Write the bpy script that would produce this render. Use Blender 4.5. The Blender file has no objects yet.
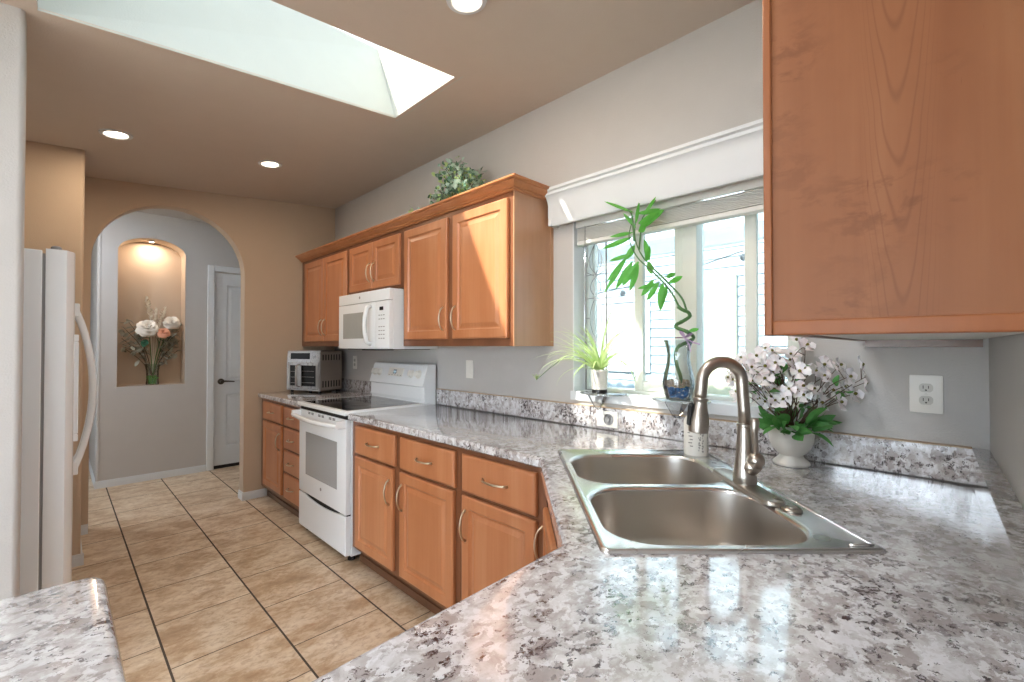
import bpy, bmesh, math, random
from mathutils import Vector, Matrix, Euler
PI = math.pi
SC = bpy.context.scene
COL = SC.collection

# ------------------------------------------------------------------ camera, world, sun, exposure
cam_d = bpy.data.cameras.new('camera'); cam = bpy.data.objects.new('camera', cam_d); COL.objects.link(cam)
cam_d.sensor_width = 36.0; cam_d.lens = 455.0 / 1024 * 36; cam_d.clip_start = 0.01; cam_d.clip_end = 200
PITCH = math.atan(5.5 / 455)
cam.location = (0, 0, 1.32); cam.rotation_euler = (PI / 2 + PITCH, 0, -PI / 4)
SC.camera = cam
SC.view_settings.view_transform = 'Standard'; SC.view_settings.look = 'None'
SC.view_settings.gamma = 1; SC.view_settings.use_curve_mapping = False
SC.view_settings.exposure = 0.98

world = bpy.data.worlds.new('sky'); SC.world = world; world.use_nodes = True
wn = world.node_tree.nodes; wl = world.node_tree.links
bg = wn['Background']
tc = wn.new('ShaderNodeTexCoord'); sep = wn.new('ShaderNodeSeparateXYZ'); rp = wn.new('ShaderNodeValToRGB')
wl.new(tc.outputs['Generated'], sep.inputs[0]); wl.new(sep.outputs['Z'], rp.inputs['Fac'])
rp.color_ramp.elements[0].position = 0.0; rp.color_ramp.elements[0].color = (0.78, 0.89, 1.0, 1)
rp.color_ramp.elements[1].position = 0.9; rp.color_ramp.elements[1].color = (0.70, 0.86, 1.0, 1)
wl.new(rp.outputs['Color'], bg.inputs['Color']); bg.inputs['Strength'].default_value = 7.0

sd = bpy.data.lights.new('sun', 'SUN'); sun = bpy.data.objects.new('sun', sd); COL.objects.link(sun)
sd.energy = 26.0; sd.angle = math.radians(1.2); sd.color = (1.0, 0.95, 0.86)
sun.rotation_euler = Vector((0.9, -0.5, -1.0)).to_track_quat('-Z', 'Y').to_euler()
sun.location = (-4, 4, 8)

# ------------------------------------------------------------------ materials
def lin(h):
    r = []
    for i in (0, 2, 4):
        v = int(h[i:i + 2], 16) / 255
        r.append(v / 12.92 if v <= 0.04045 else ((v + 0.055) / 1.055) ** 2.4)
    return (r[0], r[1], r[2], 1)

class NT:
    def __init__(s, name):
        s.m = bpy.data.materials.new(name); s.m.use_nodes = True
        s.t = s.m.node_tree; s.b = s.t.nodes['Principled BSDF']; s.out = s.t.nodes['Material Output']
    def n(s, typ, **kw):
        x = s.t.nodes.new(typ)
        for k, v in kw.items():
            if k in x.inputs: x.inputs[k].default_value = v
            else: setattr(x, k, v)
        return x
    def l(s, a, b): s.t.links.new(a, b)
    def coords(s, scale=(1, 1, 1), rot=(0, 0, 0), kind='Object', loc=(0, 0, 0)):
        t = s.n('ShaderNodeTexCoord'); mp = s.n('ShaderNodeMapping')
        mp.inputs['Scale'].default_value = scale; mp.inputs['Rotation'].default_value = rot; mp.inputs['Location'].default_value = loc
        s.l(t.outputs[kind], mp.inputs['Vector']); return mp.outputs['Vector']
    def noise(s, vec, scale, detail=4, rough=0.55, dist=0.0):
        x = s.n('ShaderNodeTexNoise', Scale=scale, Detail=detail, Roughness=rough, Distortion=dist)
        s.l(vec, x.inputs['Vector']); return x.outputs['Fac']
    def ramp(s, fac, stops, interp='LINEAR'):
        x = s.n('ShaderNodeValToRGB'); cr = x.color_ramp; cr.interpolation = interp
        while len(cr.elements) < len(stops): cr.elements.new(0.5)
        for e, (p, c) in zip(cr.elements, stops): e.position = p; e.color = c if len(c) == 4 else (*c, 1)
        s.l(fac, x.inputs['Fac']); return x.outputs['Color']
    def mix(s, fac, a, b, mode='MIX'):
        x = s.n('ShaderNodeMix', data_type='RGBA', blend_type=mode)
        for i, v in ((0, fac), (6, a), (7, b)):
            if hasattr(v, 'is_linked'): s.l(v, x.inputs[i])
            else: x.inputs[i].default_value = v
        return x.outputs[2]
    def math(s, op, a, b=None):
        x = s.n('ShaderNodeMath', operation=op)
        for i, v in ((0, a), (1, b)):
            if v is None: continue
            if hasattr(v, 'is_linked'): s.l(v, x.inputs[i])
            else: x.inputs[i].default_value = v
        return x.outputs[0]
    def bump(s, h, strength=0.2, dist=0.01):
        x = s.n('ShaderNodeBump', Strength=strength, Distance=dist); s.l(h, x.inputs['Height'])
        s.l(x.outputs['Normal'], s.b.inputs['Normal'])

def plain(name, hexc, rough=0.5, metal=0.0, bump=None, var=0.03, **kw):
    a = NT(name); c = lin(hexc)
    v = a.coords(); f = a.noise(v, 9, 3)
    d = tuple(max(0, q * (1 - var * 2)) for q in c[:3]) + (1,)
    a.l(a.mix(f, d, c), a.b.inputs['Base Color'])
    a.b.inputs['Roughness'].default_value = rough; a.b.inputs['Metallic'].default_value = metal
    for k, q in kw.items(): a.b.inputs[k].default_value = q
    if bump: a.bump(a.noise(v, bump[0], 3), bump[1], bump[2])
    return a.m

def glassy(name, tint=(1, 1, 1, 1), gloss=0.08, rough=0.0):   # thin architectural glass
    a = NT(name); a.t.nodes.remove(a.b)
    tr = a.n('ShaderNodeBsdfTransparent'); tr.inputs[0].default_value = tint
    gl = a.n('ShaderNodeBsdfGlossy'); gl.inputs['Roughness'].default_value = rough
    lw = a.n('ShaderNodeLayerWeight'); lw.inputs['Blend'].default_value = 0.25
    f = a.math('ADD', a.math('MULTIPLY', lw.outputs['Fresnel'], 0.8), gloss)
    mx = a.n('ShaderNodeMixShader'); a.l(f, mx.inputs[0]); a.l(tr.outputs[0], mx.inputs[1]); a.l(gl.outputs[0], mx.inputs[2])
    a.l(mx.outputs[0], a.out.inputs['Surface']); return a.m

def emit(name, col, s):
    a = NT(name); a.b.inputs['Base Color'].default_value = (0.8, 0.8, 0.8, 1)
    a.b.inputs['Emission Color'].default_value = col; a.b.inputs['Emission Strength'].default_value = s
    return a.m

M = {}
M['wall'] = plain('wall_paint', 'bfbdbb', 0.75, bump=(170, 0.35, 0.003))
M['tan'] = plain('warm_lit_wall_paint', 'c2af9a', 0.75, bump=(170, 0.35, 0.003))  # same wall paint with the lamps' warm light put into its colour
M['ceiling'] = plain('ceiling_paint', 'cfc4b9', 0.85, bump=(150, 0.4, 0.003))
M['shaft'] = plain('shaft_paint', 'c8c9c3', 0.85, bump=(150, 0.25, 0.003))
M['trim'] = plain('white_trim_paint', 'dadfe3', 0.4)
M['appliance'] = plain('white_enamel', 'eef2f5', 0.22, bump=(300, 0.03, 0.001), var=0.01)
M['white_plastic'] = plain('white_plastic', 'e6e4de', 0.35, var=0.01)
M['receptacle'] = plain('outlet_face', 'c4c2bb', 0.4)
M['gray_plastic'] = plain('grey_plastic', '8b8b8d', 0.4)
M['black_plastic'] = plain('black_plastic', '161617', 0.35)
M['dark_gap'] = plain('gap_shade_and_rubber', '1d1b1b', 0.8)  # paints the shade in gaps and slots; also used for rubber feet
M['black_glass'] = plain('black_ceramic_glass', '0b0b0d', 0.04, var=0)
M['oven_glass'] = plain('grey_oven_glass', 'a4a6a8', 0.1, var=0.0)
M['mw_glass'] = plain('grey_screened_glass', 'a9aaa6', 0.15, var=0.05)
M['dark_window'] = plain('dark_oven_window', '101112', 0.35, **{'Specular IOR Level': 0.25})
M['display'] = plain('dark_display', '14181c', 0.1)
M['digits'] = emit('display_digits', (0.5, 0.8, 1.0, 1), 1.2)
M['brass'] = plain('brushed_nickel_pull', 'cfc4b0', 0.28, 1.0)
M['door_metal'] = plain('dark_lever_metal', '58544f', 0.3, 1.0)
M['ceramic'] = plain('white_ceramic', 'dcdad4', 0.3)
M['soil'] = plain('soil', '3a2c20', 0.9)
M['stalk'] = plain('green_stalk', '4f7a44', 0.45)
M['branch'] = plain('brown_branch', '5a4638', 0.7)
M['petal'] = plain('white_petal', 'f0ecee', 0.6, **{'Subsurface Weight': 0.1})
M['peach'] = plain('peach_petal', 'e9a98c', 0.6)
M['cream_petal'] = plain('cream_petal', 'e9e4da', 0.7)
M['pampas'] = plain('pampas_plume', 'e9e0cf', 0.9)
M['flower_eye'] = plain('flower_centre', '6d6a2c', 0.7)
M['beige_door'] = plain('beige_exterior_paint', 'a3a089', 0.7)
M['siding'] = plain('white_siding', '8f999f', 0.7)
M['concrete'] = plain('patio_concrete', 'a9a49c', 0.9)
M['blind'] = plain('white_vinyl_blind', 'dedfdb', 0.5)
M['cream_vinyl'] = plain('cream_window_vinyl', 'dfe3da', 0.4)
M['ribbon'] = plain('lilac_ribbon', 'bfa3c4', 0.5)
M['gem'] = plain('blue_glass_gems', '3e7fbf', 0.1)
M['pebble'] = plain('tan_pebbles', 'b9a184', 0.5)
M['green_gem'] = plain('green_glass_gems', '4fae2f', 0.2)
M['lead'] = plain('lead_came', '8b8a88', 0.5, 0.2)
M['dark_wood'] = plain('dark_wood', '3b241b', 0.4)
M['label'] = plain('cream_label', 'e3e0d8', 0.5)
M['ink'] = plain('black_ink', '2b2b2b', 0.6)
M['glass'] = glassy('window_glass')
M['dimming_glass'] = glassy('dimming_window_glass', (0.62, 0.66, 0.67, 1), 0.05)  # grey tint added to hold down the brightness outside
M['skylight_glass'] = glassy('dimming_skylight_glass', (0.53, 0.53, 0.52, 1), 0.04)  # tint added to dim the daylight entering the shaft
M['vase_glass'] = glassy('vase_glass', (0.93, 0.96, 0.975, 1), 0.05)
M['acrylic'] = glassy('clear_acrylic', (0.93, 0.94, 0.95, 1), 0.12, 0.08)
M['green_glass'] = glassy('green_vase_glass', (0.90, 0.97, 0.91, 1), 0.10)
M['lens'] = emit('lamp_lens', (1.0, 0.86, 0.66, 1), 9.0)
M['lens_cool'] = emit('lamp_lens_soft', (1.0, 0.93, 0.84, 1), 6.0)

def leaf_mat(name, a1, a2, trans=0.25, rough=0.45):
    a = NT(name); v = a.coords((1, 1, 1)); f = a.noise(v, 45, 3)
    a.l(a.mix(f, lin(a1), lin(a2)), a.b.inputs['Base Color']); a.b.inputs['Roughness'].default_value = rough
    tl = a.n('ShaderNodeBsdfTranslucent'); a.l(a.mix(f, lin(a2), lin(a2)), tl.inputs['Color'])
    mx = a.n('ShaderNodeMixShader'); mx.inputs[0].default_value = trans
    a.l(a.b.outputs[0], mx.inputs[1]); a.l(tl.outputs[0], mx.inputs[2]); a.l(mx.outputs[0], a.out.inputs['Surface'])
    return a.m
M['patio_panel'] = leaf_mat('patio_panel', 'd5dde2', 'dde4e8', 0.30, 0.5)
M['bamboo_leaf'] = leaf_mat('bamboo_leaf', '3c8a35', '6cc04a', 0.4)
M['spider_leaf'] = leaf_mat('spider_leaf', '8fbf5a', 'd8e8b0', 0.4)
M['dogwood_leaf'] = leaf_mat('dogwood_leaf', '2f7a3c', '6fae5e', 0.3)
M['ivy_leaf'] = leaf_mat('ivy_leaf', '86bba8', 'd6e6da', 0.3)
M['ivy_dark'] = leaf_mat('ivy_dark_leaf', '3c6650', '7fae90', 0.2)
M['sage_leaf'] = leaf_mat('sage_leaf', '8f9186', 'bab9aa', 0.15)
M['deep_leaf'] = leaf_mat('deep_leaf', '22523a', '2f6e50', 0.0, 0.7)

def wood(name, c1, c2, c3, rough=0.35, figure=0.0, scale=1.0, coat=0.5):
    a = NT(name)
    v = a.coords((9 * scale, 9 * scale, 0.9 * scale)); vf = a.coords((60, 60, 2.0))
    n1 = a.noise(v, 1.0, 3, 0.5, 0.3)
    base = a.ramp(n1, [(0.25, lin(c1)), (0.55, lin(c2)), (0.85, lin(c3))])
    fine = a.noise(vf, 1.2, 3, 0.6)
    col = a.mix(a.math('MULTIPLY', a.ramp(fine, [(0.35, (1, 1, 1)), (0.6, (0, 0, 0))]), 0.30), base, lin(c1))
    blot = a.noise(a.coords((1, 1, 1)), 14, 2)
    col = a.mix(a.math('MULTIPLY', blot, 0.22), col, lin(c3))
    if figure > 0:
        tcn = a.n('ShaderNodeTexCoord'); sp_ = a.n('ShaderNodeSeparateXYZ'); a.l(tcn.outputs['Object'], sp_.inputs[0])
        wob = a.noise(a.coords((7, 7, 2.2)), 1.0, 3, 0.5)
        yy = a.math('ADD', a.math('SUBTRACT', sp_.outputs['Y'], 0.150), a.math('MULTIPLY', a.math('SUBTRACT', wob, 0.5), 0.035))
        par = a.math('SUBTRACT', sp_.outputs['Z'], a.math('MULTIPLY', a.math('MULTIPLY', yy, yy), 300.0))
        s = a.math('SINE', a.math('ADD', a.math('MULTIPLY', par, 62.0), a.math('MULTIPLY', wob, 9.0))); s = a.math('POWER', a.math('MAXIMUM', s, 0.0), 6.0)
        near = a.ramp(a.math('ABSOLUTE', yy), [(0.018, (1, 1, 1)), (0.045, (0, 0, 0))])
        brk = a.ramp(sp_.outputs['Z'], [(0.0, (0, 0, 0)), (1.0, (1, 1, 1))])
        col = a.mix(a.math('MULTIPLY', a.math('MULTIPLY', s, near), figure * 0.55), col, lin('6f4026'))
        wv = a.coords((16, 16, 30)); w = a.noise(wv, 1.0, 4, 0.7, 0.4)
        msk = a.ramp(a.noise(a.coords((3, 3, 3)), 1.6, 2), [(0.45, (0, 0, 0)), (0.65, (1, 1, 1))])
        sp = a.ramp(w, [(0.50, (0, 0, 0)), (0.62, (1, 1, 1))])
        col = a.mix(a.math('MULTIPLY', a.math('MULTIPLY', sp, msk), 0.7), col, lin('6f4126'))
        sb = a.noise(a.coords((160, 160, 14)), 1.0, 2); pn = a.ramp(sb, [(0.74, (0, 0, 0)), (0.78, (1, 1, 1))])
        col = a.mix(a.math('MULTIPLY', pn, 0.7), col, lin('6b3a22'))
    a.l(col, a.b.inputs['Base Color']); a.b.inputs['Roughness'].default_value = rough
    a.b.inputs['Coat Weight'].default_value = coat; a.b.inputs['Specular IOR Level'].default_value = 0.5 if coat > .2 else 0.25; a.b.inputs['Coat Roughness'].default_value = 0.25
    a.bump(fine, 0.05, 0.002)
    return a.m
M['maple'] = wood('maple', 'ab683c', 'ba7950', 'c68d66')
M['maple_frame'] = wood('maple_frame', '6d4129', '7a4c31', '8a5a3c')
M['maple_trim'] = wood('maple_trim', '874f2d', '945a36', 'a0663f', 0.45, coat=0.1)
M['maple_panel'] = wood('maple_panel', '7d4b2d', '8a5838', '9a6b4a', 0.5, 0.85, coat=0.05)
M['maple_side_reflection'] = wood('maple_side_reflection', 'a87a58', 'b78b6a', 'c49b7c', 0.3)  # paler maple, the window's whitish reflection put into the colour
M['crown'] = wood('maple_crown', 'a8683c', 'b97a4d', 'c68b60')
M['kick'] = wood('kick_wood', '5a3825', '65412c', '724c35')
M['white_laminate'] = plain('white_laminate', 'cfcbc4', 0.45)

def granite(name):
    a = NT(name)
    v = a.coords((1, 1, 1), kind='Object'); vs = a.coords((1, 1.25, 1), rot=(0, 0, 0.6))
    nz = a.n('ShaderNodeTexNoise', Scale=38, Detail=5, Roughness=0.68); a.l(vs, nz.inputs['Vector'])
    sc = a.n('ShaderNodeVectorMath', operation='SCALE'); a.l(nz.outputs['Color'], sc.inputs[0]); sc.inputs['Scale'].default_value = 0.055
    ad = a.n('ShaderNodeVectorMath', operation='ADD'); a.l(vs, ad.inputs[0]); a.l(sc.outputs[0], ad.inputs[1])
    def cells(scale):
        x = a.n('ShaderNodeTexVoronoi', Scale=scale); a.l(ad.outputs[0], x.inputs['Vector'])
        sp = a.n('ShaderNodeSeparateColor'); a.l(x.outputs['Color'], sp.inputs[0]); return sp.outputs[0], x.outputs['Distance']
    big = a.noise(vs, 6.5, 5, 0.62, 0.4)                      # where the dark material gathers
    r1, d1 = cells(40); r2, d2 = cells(85); r3, d3 = cells(190)
    n0 = a.noise(vs, 22, 7, 0.7, 0.6)
    col = a.ramp(n0, [(0.28, lin('8b8685')), (0.40, lin('aca8a8')), (0.50, lin('c2c1c3')), (0.62, lin('d4d5d9')), (0.78, lin('b6b3b4'))])
    col = a.mix(a.math('MULTIPLY', a.ramp(r2, [(0.50, (0, 0, 0)), (0.60, (1, 1, 1))]), 0.75), col, lin('dfe0e5'))
    col = a.mix(a.math('MULTIPLY', a.ramp(r1, [(0.70, (0, 0, 0)), (0.74, (1, 1, 1))]), 0.5), col, lin('aba4a2'))
    t1 = a.math('ADD', a.math('MULTIPLY', r1, 0.55), a.math('MULTIPLY', big, 0.9))
    col = a.mix(a.ramp(t1, [(0.84, (0, 0, 0)), (0.92, (.55, .55, .55))]), col, lin('958d8c'))
    t2 = a.math('ADD', a.math('MULTIPLY', r2, 0.60), a.math('MULTIPLY', big, 0.95))
    col = a.mix(a.ramp(t2, [(0.98, (0, 0, 0)), (1.0, (.7, .7, .7))]), col, lin('72686a'))
    t3 = a.math('ADD', a.math('MULTIPLY', r2, 0.45), a.math('ADD', a.math('MULTIPLY', r3, 0.35), a.math('MULTIPLY', big, 0.8)))
    col = a.mix(a.ramp(a.math('MULTIPLY', t3, 0.9), [(0.945, (0, 0, 0)), (0.97, (1, 1, 1))]), col, lin('382d33'))
    t4 = a.math('MULTIPLY', a.math('ADD', r3, a.math('MULTIPLY', r1, 0.2)), 0.49); col = a.mix(a.math('MULTIPLY', a.ramp(t4, [(0.55, (0, 0, 0)), (0.56, (1, 1, 1))]), 0.8), col, lin('5a4c4d'))
    a.l(col, a.b.inputs['Base Color'])
    a.l(a.ramp(a.noise(v, 60, 2), [(0.3, (0.10,) * 3), (0.8, (0.16,) * 3)]), a.b.inputs['Roughness'])
    a.b.inputs['Specular IOR Level'].default_value = 0.5; a.b.inputs['Coat Weight'].default_value = 1.0; a.b.inputs['Coat Roughness'].default_value = 0.07; a.b.inputs['Coat IOR'].default_value = 1.65
    return a.m
M['granite'] = granite('speckled_laminate')

def steel(name, scale=(4, 400, 400), rough=0.28, c='b9b6b0', an=0.0):
    a = NT(name); v = a.coords(scale); f = a.noise(v, 1.0, 3)
    a.b.inputs['Base Color'].default_value = lin(c); a.b.inputs['Metallic'].default_value = 1
    a.l(a.ramp(f, [(0.3, (rough * 0.8,) * 3), (0.7, (rough * 1.25,) * 3)]), a.b.inputs['Roughness'])
    a.bump(f, 0.03, 0.001); return a.m
M['steel'] = steel('brushed_steel', (2, 2, 2), rough=0.24, c='d6d6d6')
M['steel_bowl'] = steel('satin_steel', (.3, .3, .3), 0.3, 'cbc5be')
M['nickel'] = steel('brushed_nickel', (2, 2, 2), 0.30, 'b4ada4')
M['toaster_steel'] = steel('toaster_steel', (300, 300, 6), 0.30, 'b0adaa')
M['toaster_side'] = steel('toaster_side_steel', (300, 6, 300), 0.35, 'a0968e')

def floor_mat():
    a = NT('ceramic_floor_tile')
    tcn = a.n('ShaderNodeTexCoord'); sp = a.n('ShaderNodeSeparateXYZ'); a.l(tcn.outputs['Object'], sp.inputs[0])
    X, Y = sp.outputs['X'], sp.outputs['Y']; T = 0.41
    u = a.math('DIVIDE', a.math('SUBTRACT', X, 0.337), T); cu = a.math('FLOOR', u); fu = a.math('FRACT', u)
    par = a.math('MULTIPLY', a.math('FLOORED_MODULO', cu, 2.0), 0.5)
    w = a.math('ADD', a.math('DIVIDE', a.math('SUBTRACT', Y, 2.313), T), par); cw = a.math('FLOOR', w); fw = a.math('FRACT', w)
    du = a.math('SUBTRACT', 0.5, a.math('ABSOLUTE', a.math('SUBTRACT', fu, 0.5)))
    dw = a.math('SUBTRACT', 0.5, a.math('ABSOLUTE', a.math('SUBTRACT', fw, 0.5)))
    gu = a.math('LESS_THAN', du, 0.0105); gw = a.math('LESS_THAN', dw, 0.0062)
    g = a.math('MAXIMUM', gu, gw)
    cb = a.n('ShaderNodeCombineXYZ'); a.l(cu, cb.inputs[0]); a.l(cw, cb.inputs[1])
    wn_ = a.n('ShaderNodeTexWhiteNoise'); wn_.noise_dimensions = '2D'; a.l(cb.outputs[0], wn_.inputs['Vector'])
    off = a.n('ShaderNodeVectorMath', operation='SCALE'); a.l(wn_.outputs['Color'], off.inputs[0]); off.inputs['Scale'].default_value = 20
    ad = a.n('ShaderNodeVectorMath', operation='ADD'); a.l(tcn.outputs['Object'], ad.inputs[0]); a.l(off.outputs[0], ad.inputs[1])
    mp = a.n('ShaderNodeMapping'); mp.inputs['Rotation'].default_value = (0, 0, 0.5); mp.inputs['Scale'].default_value = (1.0, 1.5, 1); a.l(ad.outputs[0], mp.inputs[0])
    n1 = a.noise(mp.outputs[0], 5.5, 9, 0.68, 0.25)
    col = a.ramp(n1, [(0.28, lin('a0876b')), (0.42, lin('bfa587')), (0.52, lin('d6c3a9')), (0.64, lin('e2d3bd')), (0.8, lin('cdb597'))])
    n2 = a.noise(mp.outputs[0], 26, 5, 0.7, 0.5)
    col = a.mix(a.math('MULTIPLY', a.ramp(n2, [(0.47, (0, 0, 0)), (0.64, (1, 1, 1))]), 0.5), col, lin('9c7858'))
    col = a.mix(a.math('MULTIPLY', wn_.outputs['Value'], 0.14), col, lin('8d6f50'))
    col = a.mix(g, col, lin('4a4038'))
    a.l(col, a.b.inputs['Base Color'])
    a.l(a.ramp(g, [(0, (0.33,) * 3), (1, (0.85,) * 3)]), a.b.inputs['Roughness'])
    a.bump(a.math('SUBTRACT', a.math('MULTIPLY', n1, 0.15), g), 0.35, 0.004)
    return a.m
M['floor'] = floor_mat()

# ------------------------------------------------------------------ mesh helpers
class MB:
    def __init__(s): s.bm = bmesh.new(); s.smooth = False
    def add(s, verts, faces, T=None):
        T = T or Matrix(); vs = [s.bm.verts.new(T @ Vector(v)) for v in verts]
        for f in faces:
            try: s.bm.faces.new([vs[i] for i in f])
            except ValueError: pass
        return vs
    def box(s, x0, x1, y0, y1, z0, z1, T=None, bev=0.0, seg=1):
        vs = s.add([(x0, y0, z0), (x1, y0, z0), (x1, y1, z0), (x0, y1, z0), (x0, y0, z1), (x1, y0, z1), (x1, y1, z1), (x0, y1, z1)],
                   [(0, 3, 2, 1), (4, 5, 6, 7), (0, 1, 5, 4), (1, 2, 6, 5), (2, 3, 7, 6), (3, 0, 4, 7)], T)
        if bev > 0:
            es = list({e for v in vs for e in v.link_edges})
            bmesh.ops.bevel(s.bm, geom=es, offset=bev, segments=seg, affect='EDGES', profile=0.7)
        return s
    def tube(s, pts, r, seg=10, cap=True, T=None):
        T = T or Matrix(); pts = [Vector(p) for p in pts]; n = len(pts)
        rr = r if isinstance(r, (list, tuple)) else [r] * n
        tans = []
        for i in range(n):
            d = pts[min(i + 1, n - 1)] - pts[max(i - 1, 0)]; tans.append(d.normalized() if d.length > 1e-9 else Vector((0, 0, 1)))
        up = Vector((0, 0, 1)) if abs(tans[0].z) < 0.9 else Vector((1, 0, 0))
        nx = tans[0].cross(up).normalized(); rings = []
        for i in range(n):
            if i: nx = (nx - tans[i] * nx.dot(tans[i])); nx = nx.normalized() if nx.length > 1e-6 else tans[i].orthogonal().normalized()
            ny = tans[i].cross(nx)
            rings.append([s.bm.verts.new(T @ (pts[i] + (nx * math.cos(2 * PI * k / seg) + ny * math.sin(2 * PI * k / seg)) * rr[i])) for k in range(seg)])
        for a, b in zip(rings, rings[1:]):
            for k in range(seg): s.bm.faces.new((a[k], a[(k + 1) % seg], b[(k + 1) % seg], b[k]))
        if cap: s.bm.faces.new(rings[0][::-1]); s.bm.faces.new(rings[-1])
        return s
    def lathe(s, prof, seg=24, T=None, cap0=True, cap1=True, fn=None):
        T = T or Matrix(); rings = []
        for r, z in prof:
            ring = []
            for k in range(seg):
                a = 2 * PI * k / seg; q = r * (fn(a, z) if fn else 1)
                ring.append(s.bm.verts.new(T @ Vector((q * math.cos(a), q * math.sin(a), z))))
            rings.append(ring)
        for a, b in zip(rings, rings[1:]):
            for k in range(seg): s.bm.faces.new((a[k], a[(k + 1) % seg], b[(k + 1) % seg], b[k]))
        if cap0: s.bm.faces.new(rings[0][::-1])
        if cap1: s.bm.faces.new(rings[-1])
        return s
    def rings(s, loops, cap0=True, cap1=True):
        R = [[s.bm.verts.new(Vector(p)) for p in lp] for lp in loops]
        for a, b in zip(R, R[1:]):
            n = len(a)
            for k in range(n): s.bm.faces.new((a[k], a[(k + 1) % n], b[(k + 1) % n], b[k]))
        if cap0: s.bm.faces.new(R[0][::-1])
        if cap1: s.bm.faces.new(R[-1])
        return R
    def prism(s, poly, axis, a0, a1, T=None):      # poly in the two other axes, extruded along axis
        def P(p, w):
            return {'x': (w, p[0], p[1]), 'y': (p[0], w, p[1]), 'z': (p[0], p[1], w)}[axis]
        n = len(poly)
        return s.add([P(p, a0) for p in poly] + [P(p, a1) for p in poly],
                     [tuple(range(n))[::-1], tuple(range(n, 2 * n))] + [(i, (i + 1) % n, n + (i + 1) % n, n + i) for i in range(n)], T)
    def leaf(s, base, tip, w, side=None, bend=0.0, seg=5, fold=0.15, shape='lance'):
        b = Vector(base); t = Vector(tip); d = t - b; L = d.length
        if L < 1e-6: return s
        dn = d.normalized(); sd = Vector(side) if side else dn.cross(Vector((0.3, 0.1, 1)))
        sd = (sd - dn * sd.dot(dn)); sd = sd.normalized() if sd.length > 1e-6 else dn.orthogonal().normalized()
        nm = sd.cross(dn); L_, C_, R_ = [], [], []
        for i in range(seg + 1):
            q = i / seg
            if shape == 'lance': ww = w * math.sin(PI * min(1, q * 0.96 + 0.04)) ** 0.8
            elif shape == 'round': ww = w * math.sqrt(max(0.0, 1 - (2 * q - 1) ** 2)) * (1.0 if q > 0.5 else 0.95) + 0.0005
            elif shape == 'blade': ww = w * (1 - q) ** 0.6 + 0.0004
            elif shape == 'heart': ww = w * (math.sin(PI * q ** 1.0) ** 0.6) * (1.15 if q > 0.5 else 0.7)
            c = b + d * q + nm * (bend * L * math.sin(PI * q)) 
            off = nm * (ww * fold)
            L_.append(s.bm.verts.new(c - sd * ww + off)); C_.append(s.bm.verts.new(c)); R_.append(s.bm.verts.new(c + sd * ww + off))
        for i in range(seg):
            s.bm.faces.new((L_[i], C_[i], C_[i + 1], L_[i + 1])); s.bm.faces.new((C_[i], R_[i], R_[i + 1], C_[i + 1]))
        return s
    def ribbon(s, pts, w, side=None, fold=0.25):
        pts = [Vector(p) for p in pts]; n = len(pts); rows = []
        for i, p in enumerate(pts):
            d = (pts[min(i + 1, n - 1)] - pts[max(i - 1, 0)]).normalized()
            sd = Vector((0, 0, 1)).cross(d); sd = sd.normalized() if sd.length > 1e-3 else Vector((1, 0, 0))
            if side: sd = (sd * 0.6 + Vector(side) * 0.6).normalized()
            nm = d.cross(sd); q = i / (n - 1); ww = w * min(1, 0.6 + q * 2) * (1 - q) ** 0.55 + 0.0003
            rows.append([s.bm.verts.new(p - sd * ww + nm * ww * fold), s.bm.verts.new(p), s.bm.verts.new(p + sd * ww + nm * ww * fold)])
        for a, b in zip(rows, rows[1:]):
            s.bm.faces.new((a[0], a[1], b[1], b[0])); s.bm.faces.new((a[1], a[2], b[2], b[1]))
        return s
    def sphere(s, c, r, u=10, v=7, sc=(1, 1, 1)):
        bmesh.ops.create_uvsphere(s.bm, u_segments=u, v_segments=v, radius=r, matrix=Matrix.Translation(c) @ Matrix.Diagonal((*sc, 1))); return s
    def build(s, name, mat, parent=None, smooth=False, bevel=0.0, recalc=True, **tags):
        if recalc: bmesh.ops.recalc_face_normals(s.bm, faces=s.bm.faces)
        me = bpy.data.meshes.new(name); s.bm.to_mesh(me); s.bm.free()
        me.materials.append(M[mat] if isinstance(mat, str) else mat)
        if smooth:
            for p in me.polygons: p.use_smooth = True
            if smooth != 'all':
                me.set_sharp_from_angle(angle=math.radians(38))
        o = bpy.data.objects.new(name, me); COL.objects.link(o)
        if parent: o.parent = parent
        if bevel:
            b = o.modifiers.new('bevel', 'BEVEL'); b.width = bevel; b.segments = 2; b.limit_method = 'ANGLE'; b.angle_limit = math.radians(40)
        for k, v in tags.items(): o[k] = v
        return o

def thing(name, label, cat, loc=(0, 0, 0), rz=0.0, group=None):
    o = bpy.data.objects.new(name, None); COL.objects.link(o); o.empty_display_size = 0.1
    o.location = loc; o.rotation_euler = (0, 0, rz); o['label'] = label; o['category'] = cat
    if group: o['group'] = group
    return o
def tag(o, label, cat, group=None, kind=None):
    o['label'] = label; o['category'] = cat
    if group: o['group'] = group
    if kind: o['kind'] = kind
    return o
def struct(o): o['kind'] = 'structure'; return o
def copy_tree(o, parent=None):
    c = o.copy(); COL.objects.link(c); c.parent = parent
    for ch in list(o.children): copy_tree(ch, c)
    return c

# ------------------------------------------------------------------ room shell
W = 1.93                                   # window wall plane
RS = 0.042                                 # wall behind the counter corner leans by this slope
def ry(x, off=0.0): return -0.045 - RS * (W - x) + off
def cz(x): return 2.68 + 0.0875 * (max(x, -0.6) - W)

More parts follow.
